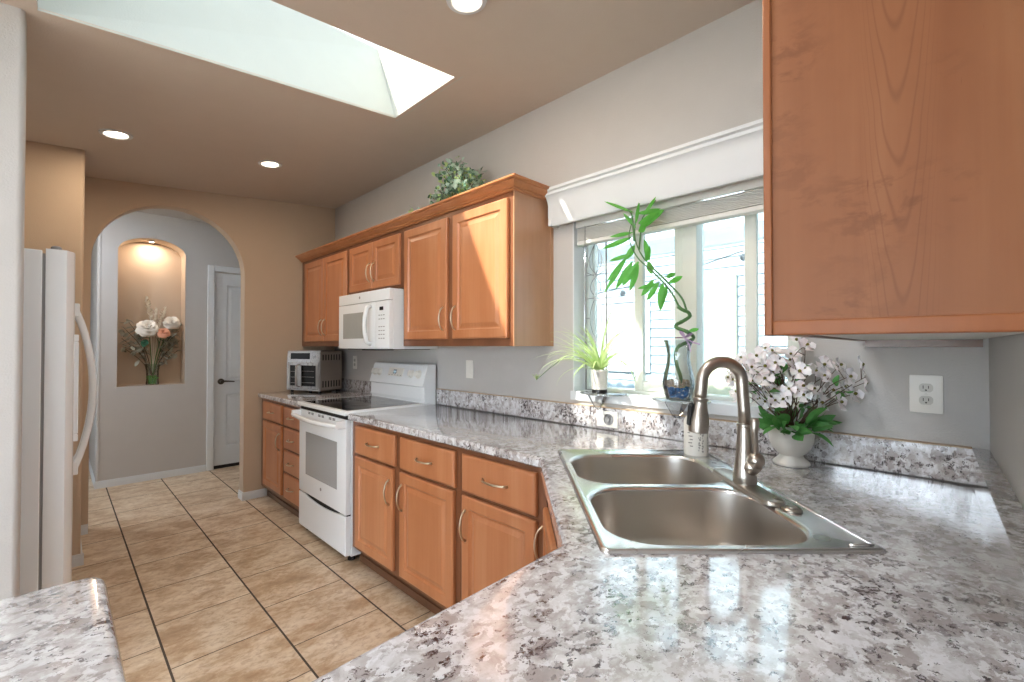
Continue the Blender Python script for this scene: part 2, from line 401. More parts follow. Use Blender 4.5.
b = MB(); b.box(-4.3, 2.09, -2.6, 9.2, -0.06, 0); struct(b.build('floor', 'floor'))
b = MB()                                   # window wall, with its opening
y0, y1, z0, z1 = 0.43, 1.472, 1.075, 2.03
top = 2.75
b.box(W, 2.12, y1, 5.9, 0, top); b.box(W, 2.12, -0.4, y0, 0, top); b.box(W, 2.12, y0, y1, 0, z0); b.box(W, 2.12, y0, y1, z1, top)
struct(b.build('wall_right', 'wall'))
# near wall (behind the sink corner and the camera), leaning slightly
b = MB(); b.prism([(W + .15, ry(W + .15)), (-0.62, ry(-0.62)), (-0.62, ry(-0.62) - .12), (W + .15, ry(W + .15) - .12)], 'z', 0, 2.8)
struct(b.build('wall_near', 'wall'))
b = MB(); b.box(-0.74, -0.62, -2.6, ry(-0.62), 0, 2.6); struct(b.build('wall_dining_side', 'wall'))
# arch wall
def arch_pts(cx, r, zs, z0, n=24):
    return [(cx + r, z0)] + [(cx + r * math.cos(PI * k / n), zs + r * math.sin(PI * k / n)) for k in range(n + 1)] + [(cx - r, z0)]
AC, AR, AZ = 0.653, 0.487, 1.935
ap = arch_pts(AC, AR, AZ, 0.0)
b = MB()
hr = [p for p in ap if p[0] >= AC - 1e-6]; hl = [p for p in ap if p[0] <= AC + 1e-6]
b.prism([(W, 0), (W, cz(W)), (AC, cz(AC))] + hr[::-1], 'y', 4.40, 4.52)
b.prism([(AC, cz(AC))] + [(-0.85, cz(-0.6)), (-0.85, 0)] + hl[::-1], 'y', 4.40, 4.52)
struct(b.build('wall_far', 'tan'))
# return box beyond the refrigerator
def rounded(x0, x1, y0, y1, corners, r=0.022, n=5):
    pts = []
    for (cx, cy, a0, key) in ((x1 - r, y0 + r, -PI / 2, 'br'), (x1 - r, y1 - r, 0, 'tr'), (x0 + r, y1 - r, PI / 2, 'tl'), (x0 + r, y0 + r, PI, 'bl')):
        if key in corners: pts += [(cx + r * math.cos(a0 + PI / 2 * k / n), cy + r * math.sin(a0 + PI / 2 * k / n)) for k in range(n + 1)]
        else: pts.append({'br': (x1, y0), 'tr': (x1, y1), 'tl': (x0, y1), 'bl': (x0, y0)}[key])
    return pts
b = MB(); b.prism(rounded(-0.85, 0.112, 3.80, 4.40, ('br',)), 'z', 0, 2.53); struct(b.build('wall_alcove', 'tan', smooth=True))
b = MB(); b.prism(rounded(-4.3, -0.088, 2.33, 2.46, ('br', 'tr'), 0.018), 'z', 0, 2.53); struct(b.build('wall_stub', 'wall', smooth=True))
b = MB(); b.box(-0.97, -0.85, 2.46, 4.52, 0, 2.55); struct(b.build('wall_alcove_back', 'wall'))
# unseen dining-side walls, their windows made large to bring daylight in
b = MB(); b.box(-4.3, -4.2, -2.6, -1.9, 0, 2.6); b.box(-4.3, -4.2, 1.7, 2.46, 0, 2.6); b.box(-4.3, -4.2, -1.9, 1.7, 2.1, 2.6)
struct(b.build('wall_left', 'wall'))
b = MB(); b.box(-4.2, -3.8, -2.6, -2.5, 0, 2.6); b.box(-1.0, -0.74, -2.6, -2.5, 0, 2.6); b.box(-3.8, -1.0, -2.6, -2.5, 0, .6); b.box(-3.8, -1.0, -2.6, -2.5, 2.1, 2.6)
struct(b.build('wall_back', 'wall'))
# ceiling: sloped plane with the skylight opening, then flat over the dining side
SX0, SX1, SY0, SY1 = -0.06, 1.36, 1.75, 2.31
def slab(b, x0, x1, y0, y1):
    b.add([(x0, y0, cz(x0)), (x1, y0, cz(x1)), (x1, y1, cz(x1)), (x0, y1, cz(x0)),
           (x0, y0, cz(x0) + .012), (x1, y0, cz(x1) + .012), (x1, y1, cz(x1) + .012), (x0, y1, cz(x0) + .012)],
          [(0, 3, 2, 1), (4, 5, 6, 7), (0, 1, 5, 4), (1, 2, 6, 5), (2, 3, 7, 6), (3, 0, 4, 7)])
b = MB()
slab(b, -0.6, 2.1, -0.4, SY0); slab(b, -0.6, 2.1, SY1, 4.52); slab(b, -0.6, SX0, SY0, SY1); slab(b, SX1, 2.1, SY0, SY1)
slab(b, -4.3, -0.6, -2.6, 4.52)
struct(b.build('ceiling', 'ceiling'))
ST = 3.12
b = MB()
SX0 += .002; SX1 -= .002; SY0 += .002; SY1 -= .002
b.box(SX0 - .03, SX0, SY0 - .03, SY1 + .23, cz(SX0) + .025, ST); b.box(SX1, SX1 + .03, SY0 - .03, SY1 + .23, cz(SX1) + .025, ST)
b.box(SX0 - .03, SX0, SY0 - .03, SY1 + .03, cz(SX0) + .002, cz(SX0) + .025); b.box(SX1, SX1 + .03, SY0 - .03, SY1 + .03, cz(SX1) + .002, cz(SX1) + .025)
b.add([(SX0, SY1, cz(SX0) + .002), (SX1, SY1, cz(SX1) + .002), (SX1, SY1 + .20, ST), (SX0, SY1 + .20, ST), (SX0, SY1 + .03, cz(SX0) + .002), (SX1, SY1 + .03, cz(SX1) + .002), (SX1, SY1 + .23, ST), (SX0, SY1 + .23, ST)],
      [(0, 1, 2, 3), (4, 5, 6, 7), (0, 4, 5, 1), (3, 2, 6, 7), (0, 3, 7, 4), (1, 5, 6, 2)])
b.add([(SX0, SY0, cz(SX0) + .002), (SX1, SY0, cz(SX1) + .002), (SX1, SY0, ST), (SX0, SY0, ST), (SX0, SY0 - .03, cz(SX0) + .002), (SX1, SY0 - .03, cz(SX1) + .002), (SX1, SY0 - .03, ST), (SX0, SY0 - .03, ST)],
      [(0, 1, 2, 3), (4, 5, 6, 7), (0, 4, 5, 1), (3, 2, 6, 7), (0, 3, 7, 4), (1, 5, 6, 2)])
# soft drywall bead round the opening

struct(b.build('wall_skylight_shaft', 'shaft'))
sky = struct(MB().box(SX0 - .02, SX1 + .02, SY0 - .02, SY1 + .22, ST + .005, ST + .012).build('window_3', 'skylight_glass'))

# hallway beyond the arch
HY = 5.72
b = MB()                                   # niche wall, drawn as two halves round the niche
nx0, nx1, nz0, nzs, nzt = 0.405, 0.938, 0.935, 2.25, 2.395
nc = (nx0 + nx1) / 2
na = [(nc + (nx1 - nc) * math.cos(PI * k / 16), nzs + (nzt - nzs) * math.sin(PI * k / 16)) for k in range(17)]
HX0, HX1, HD = 0.265, 1.130, 2.13          # left end, door casing
right = [(nc, nz0), (nx1, nz0)] + [p for p in na if p[0] >= nc - 1e-6] + [(nc, 2.66), (HX1 + .05, 2.66), (HX1 + .05, 0), (nc, 0)]
left = [(nc, nz0), (nc, 0), (HX0, 0), (HX0, 2.66), (nc, 2.66)] + [p for p in na if p[0] <= nc + 1e-6] + [(nx0, nz0)]
b.prism(right, 'y', HY, HY + .02); b.prism(left, 'y', HY, HY + .02)
b.box(HX0, HX0 + .02, HY, 8.2, 0, 2.66); b.box(HX1 + .05, W + .1, HY, HY + .12, HD - .01, 2.66)
b.box(HX1 + .03, HX1 + .05, HY + .02, HY + .12, 0, 2.66)
b.box(1.95, 2.1, HY, HY + .12, 0, HD)
b.tube([(HX0 + .012, HY + .012, 0), (HX0 + .012, HY + .012, 2.66)], 0.0168, 12)
struct(b.build('wall_hall', 'wall'))
b = MB()                                   # niche recess
loop = [(nx0, nz0), (nx1, nz0)] + na
for (p, q) in zip(loop, loop[1:] + loop[:1]):
    b.add([(p[0], HY + .001, p[1]), (q[0], HY + .001, q[1]), (q[0], HY + .24, q[1]), (p[0], HY + .24, p[1])], [(0, 1, 2, 3)])
b.add([(p[0], HY + .24, p[1]) for p in loop], [tuple(range(len(loop)))])
struct(b.build('wall_niche', 'tan'))
b = MB(); b.box(-2.2, 2.1, 4.52, 9.0, 2.64, 2.70); struct(b.build('ceiling_hall', 'wall'))
b = MB()
b.box(-2.3, -2.2, 4.4, 4.9, 0, 2.7); b.box(-2.3, -2.2, 5.6, 9.0, 0, 2.7); b.box(-2.3, -2.2, 4.9, 5.6, 0, .9); b.box(-2.3, -2.2, 4.9, 5.6, 2.1, 2.7)
b.box(-2.3, HX0 + .3, 8.2, 8.3, 0, 2.7); b.box(-2.2, -0.85, 4.40, 4.52, 0, 2.7)
struct(b.build('wall_hall_far', 'wall'))
# baseboards
def base_run(b, p, q, t=0.011, h=0.068):
    p = Vector((*p, 0)); q = Vector((*q, 0)); d = (q - p).normalized(); n = Vector((d.y, -d.x, 0))
    for (tt, z0_, z1_) in ((t, 0, h * 0.72), (t * 0.65, h * 0.72, h)):
        v = [p, q, q + n * tt, p + n * tt]
        b.add([(*a.xy, z0_) for a in v] + [(*a.xy, z1_) for a in v], [(3, 2, 1, 0), (4, 5, 6, 7), (0, 1, 5, 4), (1, 2, 6, 5), (2, 3, 7, 6), (3, 0, 4, 7)])
b = MB(); base_run(b, (HX0, HY), (HX1 - .005, HY)); base_run(b, (HX0, 8.2), (HX0, HY - .014)); struct(b.build('baseboard_hall', 'trim'))
b = MB(); base_run(b, (AC + AR - .014, 4.40), (1.325, 4.40)); base_run(b, (AC + AR, 4.52), (AC + AR, 4.386)); struct(b.build('baseboard_far', 'trim'))
b = MB(); base_run(b, (-0.85, 3.80), (0.126, 3.80)); base_run(b, (0.112, 3.786), (0.112, 4.40)); base_run(b, (0.112, 4.40), (AC - AR, 4.40)); struct(b.build('baseboard_left', 'trim'))

# hall door, its casing
b = MB(); b.box(HX1, HX1 + .062, HY - .016, HY + .01, 0, HD + .06, bev=.004); b.box(HX1 + .0625, 2.0, HY - .016, HY + .01, HD, HD + .062, bev=.004)
b.box(HX1 + .05, HX1 + .068, HY + .0, HY + .11, 0, HD); struct(b.build('trim_1', 'trim'))
dr = thing('door_1', 'white panelled door', 'door', (1.198, HY + .02, 0)); 
for k in ('label', 'category'): del dr[k]
dr['kind'] = 'structure'
def panel_door(b, w, z0, z1, t, cols, rows, fr):
    pass
b = MB()
DW, DT = 0.76, HD - .01
b.box(0, DW, 0.012, 0.04, 0.035, DT)
b.box(0, .115, 0, .014, .035, DT); b.box(DW - .115, DW, 0, .014, .035, DT); b.box(DW / 2 - .05, DW / 2 + .05, 0, .014, .035, DT)
for za, zb in ((.035, .24), (.80, .95), (DT - .13, DT)): b.box(.115, DW - .115, 0.0005, .014, za, zb)
for xa, xb in ((.115, DW / 2 - .05), (DW / 2 + .05, DW - .115)):
    for za, zb in ((.24, .80), (.95, DT - .13)):
        b.rings([[(xa + i, y, za + i), (xb - i, y, za + i), (xb - i, y, zb - i), (xa + i, y, zb - i)] for i, y in ((0, .001), (.008, .011), (.02, .011), (.045, .004))], False, True)
b.build('door_leaf', 'trim', dr)
b = MB(); T = Matrix.Translation((.065, 0, .94)) @ Matrix.Rotation(PI / 2, 4, 'X')
b.lathe([(.032, 0), (.032, .008), (.012, .012), (.011, .045)], 18, T)
b.tube([(.065, -.045, .94), (.09, -.05, .944), (.13, -.048, .942), (.185, -.042, .936)], [.010, .010, .008, .006], 10)
b.build('door_handle', 'door_metal', dr, smooth=True)
b = MB(); b.box(0, DW, .0, .05, 0.0, .034); b.build('door_bottom_shade', 'dark_gap', dr)  # dark block painting the shade in the gap under the door

# ------------------------------------------------------------------ windows
def frame_ring(b, x0, x1, ya, yb, za, zb, t):
    b.box(x0, x1, ya, ya + t, za, zb); b.box(x0, x1, yb - t, yb, za, zb); b.box(x0, x1, ya + t, yb - t, za, za + t); b.box(x0, x1, ya + t, yb - t, zb - t, zb)
w1 = thing('window_1', '', '', (0, 0, 0)); 
for k in ('label', 'category'): del w1[k]
w1['kind'] = 'structure'
b = MB(); frame_ring(b, 2.03, 2.115, y0, y1, z0, z1, .028); b.box(2.025, 2.115, .855, .922, z0, z1); b.build('window_frame', 'cream_vinyl', w1, bevel=.003)
b = MB(); frame_ring(b, 2.045, 2.075, .922, 1.178, z0 + .028, z1 - .028, .046); b.build('sash', 'cream_vinyl', w1, bevel=.003)
b = MB(); frame_ring(b, 2.045, 2.075, .458, .660, z0 + .028, z1 - .028, .046); b.build('sash', 'cream_vinyl', w1, bevel=.003)
b = MB(); b.box(2.085, 2.089, y0, y1, z0, z1); b.build('pane', 'dimming_glass', w1)
b = MB(); b.box(1.925, 2.03, y0, y1, z0, z0 + .012); b.box(1.916, 1.93, y0 - .01, y1 + .01, z0 - .035, z0 + .012, bev=.005, seg=2); struct(b.build('trim_2', 'trim'))
b = MB(); b.box(1.928, 2.03, y1 - .006, y1, z0, z1); b.box(1.928, 2.03, y0, y0 + .006, z0, z1); b.box(1.928, 2.03, y0, y1, z1 - .006, z1); struct(b.build('trim_3', 'trim'))
w2 = thing('window_2', '', ''); 
for k in ('label', 'category'): del w2[k]
w2['kind'] = 'structure'
b = MB(); frame_ring(b, -4.29, -4.21, -1.9, 1.7, 0.0, 2.1, .06); b.box(-4.29, -4.21, -.15, -.05, 0, 2.1); b.build('window_frame', 'trim', w2)
b = MB(); b.box(-4.255, -4.25, -1.9, 1.7, 0, 2.1); b.build('pane', 'glass', w2)
w4 = thing('window_4', '', ''); 
for k in ('label', 'category'): del w4[k]
w4['kind'] = 'structure'
b = MB(); b.box(-3.8, -1.0, -2.56, -2.555, .6, 2.1); b.build('pane', 'glass', w4)
b = MB(); b.box(-3.8, -1.0, -2.59, -2.51, .6, .65); b.box(-3.8, -1.0, -2.59, -2.51, 2.05, 2.1); b.box(-2.43, -2.37, -2.59, -2.51, .65, 2.05); b.build('window_frame', 'trim', w4)
b = MB(); b.box(-2.26, -2.255, 4.9, 5.6, .9, 2.1); struct(b.build('window_5', 'glass'))

# cornice over the kitchen window
vz0, vz1 = 1.965, 2.155
va = thing('window_cornice', 'white crown-moulded wooden cornice box over the kitchen window', 'cornice', (W, 0, 0))
prof = [(0, vz1), (-.112, vz1), (-.112, vz1 - .014), (-.100, vz1 - .020), (-.100, vz1 - .034), (-.090, vz1 - .040), (-.080, vz1 - .062), (-.072, vz1 - .085),
        (-.072, vz0 + .045), (-.066, vz0 + .03), (-.066, vz0 + .012), (-.058, vz0), (-.042, vz0), (-.042, vz1 - .02), (0, vz1 - .02)]
b = MB(); b.prism(prof, 'y', .40, 1.584); b.box(-.070, 0, 1.566, 1.5842, vz0, vz1 - .01); b.build('cornice_board', 'trim', va, smooth=True)
# blind
bl = thing('window_blind', 'white horizontal blind pulled up into a stack under the window cornice', 'blind', (0, 0, 0))
b = MB(); b.box(1.945, 1.995, y0 + .01, y1 - .012, 1.965, 2.02, bev=.003); b.build('headrail', 'blind', bl)
b = MB(); b.box(1.939, 1.945, y0 + .01, y1 - .012, 1.945, 2.02); b.build('valance', 'blind', bl)
b = MB()
for k in range(9): b.box(1.944, 1.992, y0 + .012, y1 - .014, 1.880 + k * .0072, 1.8835 + k * .0072)
b.build('slat_stack', 'blind', bl)
b = MB(); b.box(1.944, 1.992, y0 + .012, y1 - .014, 1.855, 1.876, bev=.003); b.build('bottom_rail', 'blind', bl)
b = MB(); b.tube([(1.938, 1.40, 1.95), (1.935, 1.402, 1.62), (1.935, 1.402, 1.42)], .004, 8); b.build('tilt_wand', 'acrylic', bl, smooth=True)
for yy in (.80, .795):
    b = MB(); b.tube([(1.936, yy, 1.955), (1.934, yy + .004, 1.90), (1.934, yy - .02, 1.87), (1.934, yy + .02, 1.88), (1.934, yy, 1.93), (1.934, yy + .012, 1.905)], .0012, 5); b.build('cord', 'blind', bl)

# leaded glass panel
lg = thing('leaded_glass_panel', 'narrow clear leaded glass panel with oval and lily motifs at the left of the window', 'glass panel', (2.012, 0, 0))
ga, gb, g0, g1 = 1.318, 1.452, z0 + .013, 1.965
gc = (ga + gb) / 2
b = MB(); b.box(-.0015, .0015, ga, gb, g0, g1); b.build('panel_glass', 'glass', lg)
b = MB(); frame_ring(b, -.004, .004, ga, gb, g0, g1, .005); b.build('panel_frame', 'lead', lg)
b = MB()
def came(pts): b.tube([(-.003, p[0], p[1]) for p in pts], .0019, 6)
def vesica(zc, hh, ww):
    for s_ in (-1, 1): came([(gc + s_ * ww * math.sin(PI * k / 12) ** .8, zc - hh + 2 * hh * k / 12) for k in range(13)])
came([(gc, g0), (gc, 1.20)]); vesica(1.47, .105, .036); vesica(1.635, .05, .032); vesica(1.27, .075, .036)
came([(gc, 1.205), (gc, 1.365)]); came([(ga, 1.575), (gb, 1.575)]); came([(ga, 1.345), (gb, 1.345)]); came([(ga, 1.47), (gc - .036, 1.47)]); came([(gc + .036, 1.47), (gb, 1.47)])
came([(gc, 1.685), (gc, 1.71)]); vesica(1.785, .085, .02); came([(gc, 1.87), (gc, g1)])
for s_ in (-1, 1):
    came([(gc, 1.70), (gc + s_ * .035, 1.745), (gc + s_ * .04, 1.79), (gc + s_ * .018, 1.84), (gc, 1.87)])
    came([(gc, 1.69), (gc + s_ * .055, 1.715), (gc + s_ * .06, 1.74), (gc + s_ * .035, 1.80)])
    came([(gc, 1.70), (gc + s_ * .063, 1.70)])
b.build('came', 'lead', lg)

# ------------------------------------------------------------------ outside
gr = MB(); gr.box(2.12, 12, -8, 12, -.25, -.05); struct(gr.build('ground_patio', 'concrete'))
gr = MB(); gr.box(-40, -4.3, -30, 40, -.25, -.08); struct(gr.build('ground_yard', 'concrete'))
nh = thing('neighbor_house', 'white sided house wall across the patio with a beige door', 'house', (6.0, 0, -.05))
b = MB()
pr = []; zz = 0
while zz < 3.0: pr += [(0, zz), (-.018, zz + .004)] if zz == 0 else [(-.004, zz), (-.018, zz + .004)]; zz += .125
pr += [(0, 3.0), (.2, 3.0), (.2, 0)]
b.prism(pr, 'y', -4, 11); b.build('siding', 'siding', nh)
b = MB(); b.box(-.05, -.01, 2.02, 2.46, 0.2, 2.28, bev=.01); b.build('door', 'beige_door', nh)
b = MB(); frame_ring(b, -.04, .0, 3.2, 4.5, 1.0, 2.1, .07); b.build('window_frame', 'trim', nh)
b = MB(); b.box(-.022, -.02, 3.27, 4.43, 1.07, 2.03); b.build('window_pane', 'oven_glass', nh)
pc = thing('patio_cover', 'white ribbed metal patio cover on a beam outside the window', 'patio cover', (2.13, 0, 0))
b = MB()
pr = []
for k in range(76): yb_ = -5 + k * .2; pr += [(yb_, 0), (yb_ + .08, 0), (yb_ + .10, .04), (yb_ + .18, .04)]
n_ = len(pr)
vs = [b.bm.verts.new((0, y_, 2.62 + z_)) for y_, z_ in pr] + [b.bm.verts.new((2.35, y_, 2.42 + z_)) for y_, z_ in pr]
for i in range(n_ - 1): b.bm.faces.new((vs[i], vs[i + 1], vs[n_ + i + 1], vs[n_ + i]))
b.build('roof_panels', 'patio_panel', pc)
b = MB(); b.box(2.2, 2.32, -5, 10, 2.27, 2.42); b.build('beam', 'trim', pc)
for yy in (-1.4, 6.4):
    b = MB(); b.box(2.21, 2.31, yy, yy + .1, -.05, 2.27); b.build('post', 'siding', pc)
# a string of lights hung across the patio
b = MB()
for k in range(12):
    y_ = 1.2 + k * .35; b.sphere((3.7, y_, 1.75 + .02 * (k - 6) ** 2 * .35 ), .03, 8, 6)
b.tube([(3.7, 1.2 + k * .35, 1.80 + .02 * (k - 6) ** 2 * .35) for k in range(12)], .006, 5)
tag(b.build('string_lights', 'gray_plastic'), 'thin string of small bulbs hung across the patio outside', 'string lights')

# ------------------------------------------------------------------ cabinets
def pull(name_parent, x, z, vert=True, L=.135, y=-.020, mat='brass'):
    b = MB(); h = L / 2
    pts = []
    for k in range(11):
        q = -1 + 2 * k / 10; d = .030 * (1 - q * q) ** .55 if abs(q) < 1 else 0
        pts.append((x, y - d, z + q * h) if vert else (x + q * h, y - d, z))
    b.tube(pts, [.0062, .0045, .004, .0042, .0048, .005, .0048, .0042, .004, .0045, .0062], 8)
    return b.build('pull', mat, name_parent, smooth='all')
def door(parent, x0, x1, z0, z1, pl=None, zpos='top', name='door', fr=.058):
    b = MB(); t = .020
    def R(i, y): return [(x0 + i, y, z0 + i), (x1 - i, y, z0 + i), (x1 - i, y, z1 - i), (x0 + i, y, z1 - i)]
    b.rings([R(0, -.001), R(0, -t + .006), R(.003, -t + .002), R(.008, -t), R(fr - .008, -t), R(fr, -t + .008), R(fr + .008, -t + .008), R(fr + .028, -t + .0015)])
    d = b.build(name, 'maple', parent)
    if pl is not None:
        zc = (z1 - .125) if zpos == 'top' else (z0 + .12)
        pull(d, (x0 + .030) if pl == 'l' else (x1 - .030), zc, True)
    return d
def drawer(parent, x0, x1, z0, z1, L=.13):
    b = MB(); t = .020
    def R(i, y): return [(x0 + i, y, z0 + i), (x1 - i, y, z0 + i), (x1 - i, y, z1 - i), (x0 + i, y, z1 - i)]
    b.rings([R(0, -.001), R(0, -t + .008), R(.004, -t + .003), R(.011, -t)])
    d = b.build('drawer', 'maple', parent)
    pull(d, (x0 + x1) / 2, (z0 + z1) / 2, False, L); return d
def base_cab(name, label, loc, rz, w, depth=.62, group='base cabinets under the worktops'):
    c = thing(name, label, 'cabinet', loc, rz, group)
    b = MB(); b.box(0, w, .001, depth, .105, .872); b.build('carcass', 'maple_frame', c)
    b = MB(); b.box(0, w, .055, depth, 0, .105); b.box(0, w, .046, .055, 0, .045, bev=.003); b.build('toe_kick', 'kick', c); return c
QA = -PI / 2
# right of the range
ca = base_cab('base_cabinet', 'two-door maple base cabinet with two drawers just right of the white range', (1.28, 2.650, 0), QA, 1.045)
drawer(ca, .062, .508, .685, .848); drawer(ca, .560, 1.020, .685, .848)
door(ca, .062, .492, .130, .668, 'r'); door(ca, .560, 1.012, .130, .668, 'l')
cb = base_cab('base_cabinet', 'single-door maple base cabinet with one wide drawer beside the diagonal sink corner', (1.28, 1.603, 0), QA, .503)
drawer(cb, .026, .462, .685, .848, .15); door(cb, .026, .462, .130, .668, 'l')
# left of the range
cc = base_cab('base_cabinet', 'maple base cabinet left of the range, with a door beside four stacked drawers', (1.28, 4.397, 0), QA, .965)
drawer(cc, .10, .545, .700, .848, .10); door(cc, .10, .545, .140, .685, 'r')
for za, zb in ((.700, .848), (.525, .685), (.345, .510), (.140, .330)): drawer(cc, .605, .945, za, zb, .10)
# sink corner base: hollow, with a diagonal front
sk = thing('sink_base_cabinet', 'diagonal maple corner cabinet under the steel sink, one pull showing past the counter edge', 'cabinet', (1.28, 1.095, 0), -3 * PI / 4)
Ls = .75
b = MB(); b.box(0, Ls, 0.001, .02, .105, .872); b.box(.02, .04, .02, .3, .105, .6); b.box(Ls - .04, Ls - .02, .02, .3, .105, .6); b.box(.02, Ls - .02, .02, .5, .105, .12); b.build('carcass', 'maple_frame', sk)
b = MB(); b.box(0, Ls, .055, .07, 0, .105); b.build('toe_kick', 'kick', sk)
door(sk, .03, .37, .130, .74, 'l', fr=.05); door(sk, .38, .72, .130, .74, 'r', fr=.05)
# run along the near wall
ra = math.atan(RS)
cr = base_cab('base_cabinet', 'maple base cabinet along the near wall beyond the sink corner, under the worktop', (.742, .575, 0), PI + ra, .62, .60)
drawer(cr, .03, .59, .685, .848); door(cr, .03, .305, .130, .668, 'r'); door(cr, .315, .59, .130, .668, 'l')
cp = base_cab('base_cabinet', 'maple peninsula base cabinet under the counter at the lower left', (0.035, .56, 0), PI / 2, .50, .58)
drawer(cp, .03, .47, .685, .848); door(cp, .03, .245, .130, .668, 'r'); door(cp, .255, .47, .130, .668, 'l')

# wall cabinets
def wall_cab(label, x0w, w, z0, z1, doors, loc, rz, depth=.308, group='wall cabinets over the range side'):
    c = thing('wall_cabinet', label, 'cabinet', loc, rz, group)
    b = MB(); b.box(0, w, .001, depth, z0, z1); b.build('carcass', 'maple_frame', c)
    for (a, e, za, zb, pl) in doors: door(c, a, e, za, zb, pl, 'bot')
    return c
UX, UZ0, UZ1 = 1.62, 1.322, 2.112
u3 = wall_cab('tall two-door maple wall cabinet in the far corner above the toaster oven', 0, .968, UZ0, UZ1, [(.105, .520, 1.363, 2.075, 'r'), (.528, .955, 1.363, 2.075, 'l')], (UX, 4.397, 0), QA)
u2 = wall_cab('short two-door maple wall cabinet directly above the microwave', 0, .790, 1.712, UZ1, [(.035, .395, 1.735, 2.075, 'r'), (.403, .762, 1.735, 2.075, 'l')], (UX, 3.427, 0), QA)
u1 = wall_cab('tall two-door maple wall cabinet next to the window, sunlight on its right door', 0, 1.022, UZ0, UZ1, [(.030, .490, 1.363, 2.075, 'r'), (.545, .996, 1.363, 2.075, 'l')], (UX, 2.634, 0), QA)
b = MB(); b.box(1.022, 1.026, .001, .308, UZ0, UZ1); b.box(1.026, 1.029, .0, .022, UZ0, UZ1); b.box(1.026, 1.029, .286, .308, UZ0, UZ1); b.box(1.026, 1.029, .022, .286, UZ0, UZ0 + .012); e = b.build('end_panel', 'maple_side_reflection', u1)
e['label'] = 'maple end panel with a window reflection painted in'
# crown over the wall cabinets
cprof = [(0, 2.106), (.010, 2.106), (.012, 2.113), (.022, 2.116), (.022, 2.122), (.026, 2.124), (.040, 2.134), (.050, 2.140), (.050, 2.146), (.060, 2.148), (.064, 2.152), (.064, 2.160), (0, 2.160)]
b = MB(); Rg = []
ye = 1.606
Rg.append([(UX - o, 4.398, z) for o, z in cprof]); Rg.append([(UX - o, ye - o, z) for o, z in cprof]); Rg.append([(1.925, ye - o, z) for o, z in cprof])
b.rings(Rg); tag(b.build('crown_moulding', 'crown', smooth=True), 'stepped maple crown moulding running along the top of the wall cabinets', 'moulding')

# wall cabinet beside the camera
nu = thing('wall_cabinet', 'large maple wall cabinet close by at upper right, its figured end panel facing out', 'cabinet', (1.925, .262, 0), PI + ra, 'wall cabinet at the sink corner')
NW, NZ0, NZ1 = 1.095, 1.338, 2.10
b = MB(); b.box(0, NW, .001, .295, NZ0 + .016, NZ1); b.box(.0, NW, .001, .02, NZ0, NZ0 + .016); b.build('carcass', 'maple_frame', nu)
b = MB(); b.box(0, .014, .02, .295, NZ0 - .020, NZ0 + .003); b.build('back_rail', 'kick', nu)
b = MB(); b.box(.014, NW - .004, .02, .294, NZ0 + .0035, NZ0 + .0155); o = b.build('bottom_panel', 'white_laminate', nu); o['label'] = 'white laminate underside'
b = MB(); b.box(NW, NW + .004, -.009, .296, NZ0 + .002, NZ1); o = b.build('end_panel', 'maple_panel', nu)
b = MB(); b.box(NW - .012, NW + .009, -.020, -.0075, NZ0, NZ1, bev=.004, seg=3); b.box(NW - .012, NW + .009, -.0080, .297, NZ0, NZ0 + .024, bev=.005, seg=3); b.build('end_trim', 'maple_trim', nu, smooth=True)
door(nu, .03, .535, NZ0 + .03, NZ1 - .02, 'r', 'bot'); door(nu, .545, 1.05, NZ0 + .03, NZ1 - .02, 'l', 'bot')

# ------------------------------------------------------------------ worktops
def offset_poly(P, d):
    n = len(P); out = []
    for i in range(n):
        p0, p1, p2 = Vector(P[i - 1]), Vector(P[i]), Vector(P[(i + 1) % n])
        e1 = (p1 - p0).normalized(); e2 = (p2 - p1).normalized()
        n1 = Vector((-e1.y, e1.x)); n2 = Vector((-e2.y, e2.x)); m = (n1 + n2)
        m = m / max(1e-6, m.dot(n1)) if m.length > 1e-6 else n1
        out.append(tuple(p1 + m * d))
    return out
def top_mesh(b, P, hole=None, zt=.914, th=.040):
    prof = [(.006, zt - th), (0, zt - th + .006), (0, zt - .014), (.002, zt - .007), (.006, zt - .002), (.013, zt)]
    R = b.rings([[(*p, z) for p in offset_poly(P, d)] for d, z in prof], False, False)
    if not hole: b.bm.faces.new(R[0][::-1]); b.bm.faces.new(R[-1]); return
    for ring, z in ((R[-1], zt), (R[0], zt - th)):
        hv = [b.bm.verts.new((*p, z)) for p in hole]; es = []
        for k in range(len(hv)): es.append(b.bm.edges.new((hv[k], hv[(k + 1) % len(hv)])))
        for k in range(len(ring)): es.append(b.bm.edges.get((ring[k], ring[(k + 1) % len(ring)])))
        bmesh.ops.triangle_fill(b.bm, edges=es, use_beauty=True)
        if z == zt: H1 = hv
        else:
            for k in range(len(hv)): b.bm.faces.new((H1[k], H1[(k + 1) % len(hv)], hv[(k + 1) % len(hv)], hv[k]))
SO = Vector((.763, .510)); e1 = Vector((1, 1)).normalized(); e2 = Vector((1, -1)).normalized()
def SP(s, t): return tuple(SO + e1 * s + e2 * t)
yw = 2.657
P = [(-.60, ry(-.60, .002)), (1.926, ry(1.926, .002)), (1.926, yw), (1.25, yw), (1.25, 1.108), (.737, .595), (.065, .567)]
P += [(.065 - .035 + .035 * math.cos(a), 1.108 - .035 + .035 * math.sin(a)) for a in [PI / 2 * k / 6 for k in range(7)]]
P += [(-.60, 1.125)]
hole = [SP(.015, .018), SP(.015, .545), SP(.852, .545), SP(.852, .018)]
ct = thing('worktop', 'long cream and grey speckled laminate worktop wrapping round the sink corner', 'worktop', (0, 0, 0))
b = MB(); top_mesh(b, P, hole); b.build('counter_slab', 'granite', ct, smooth=True)
b = MB(); BZ = 1.019
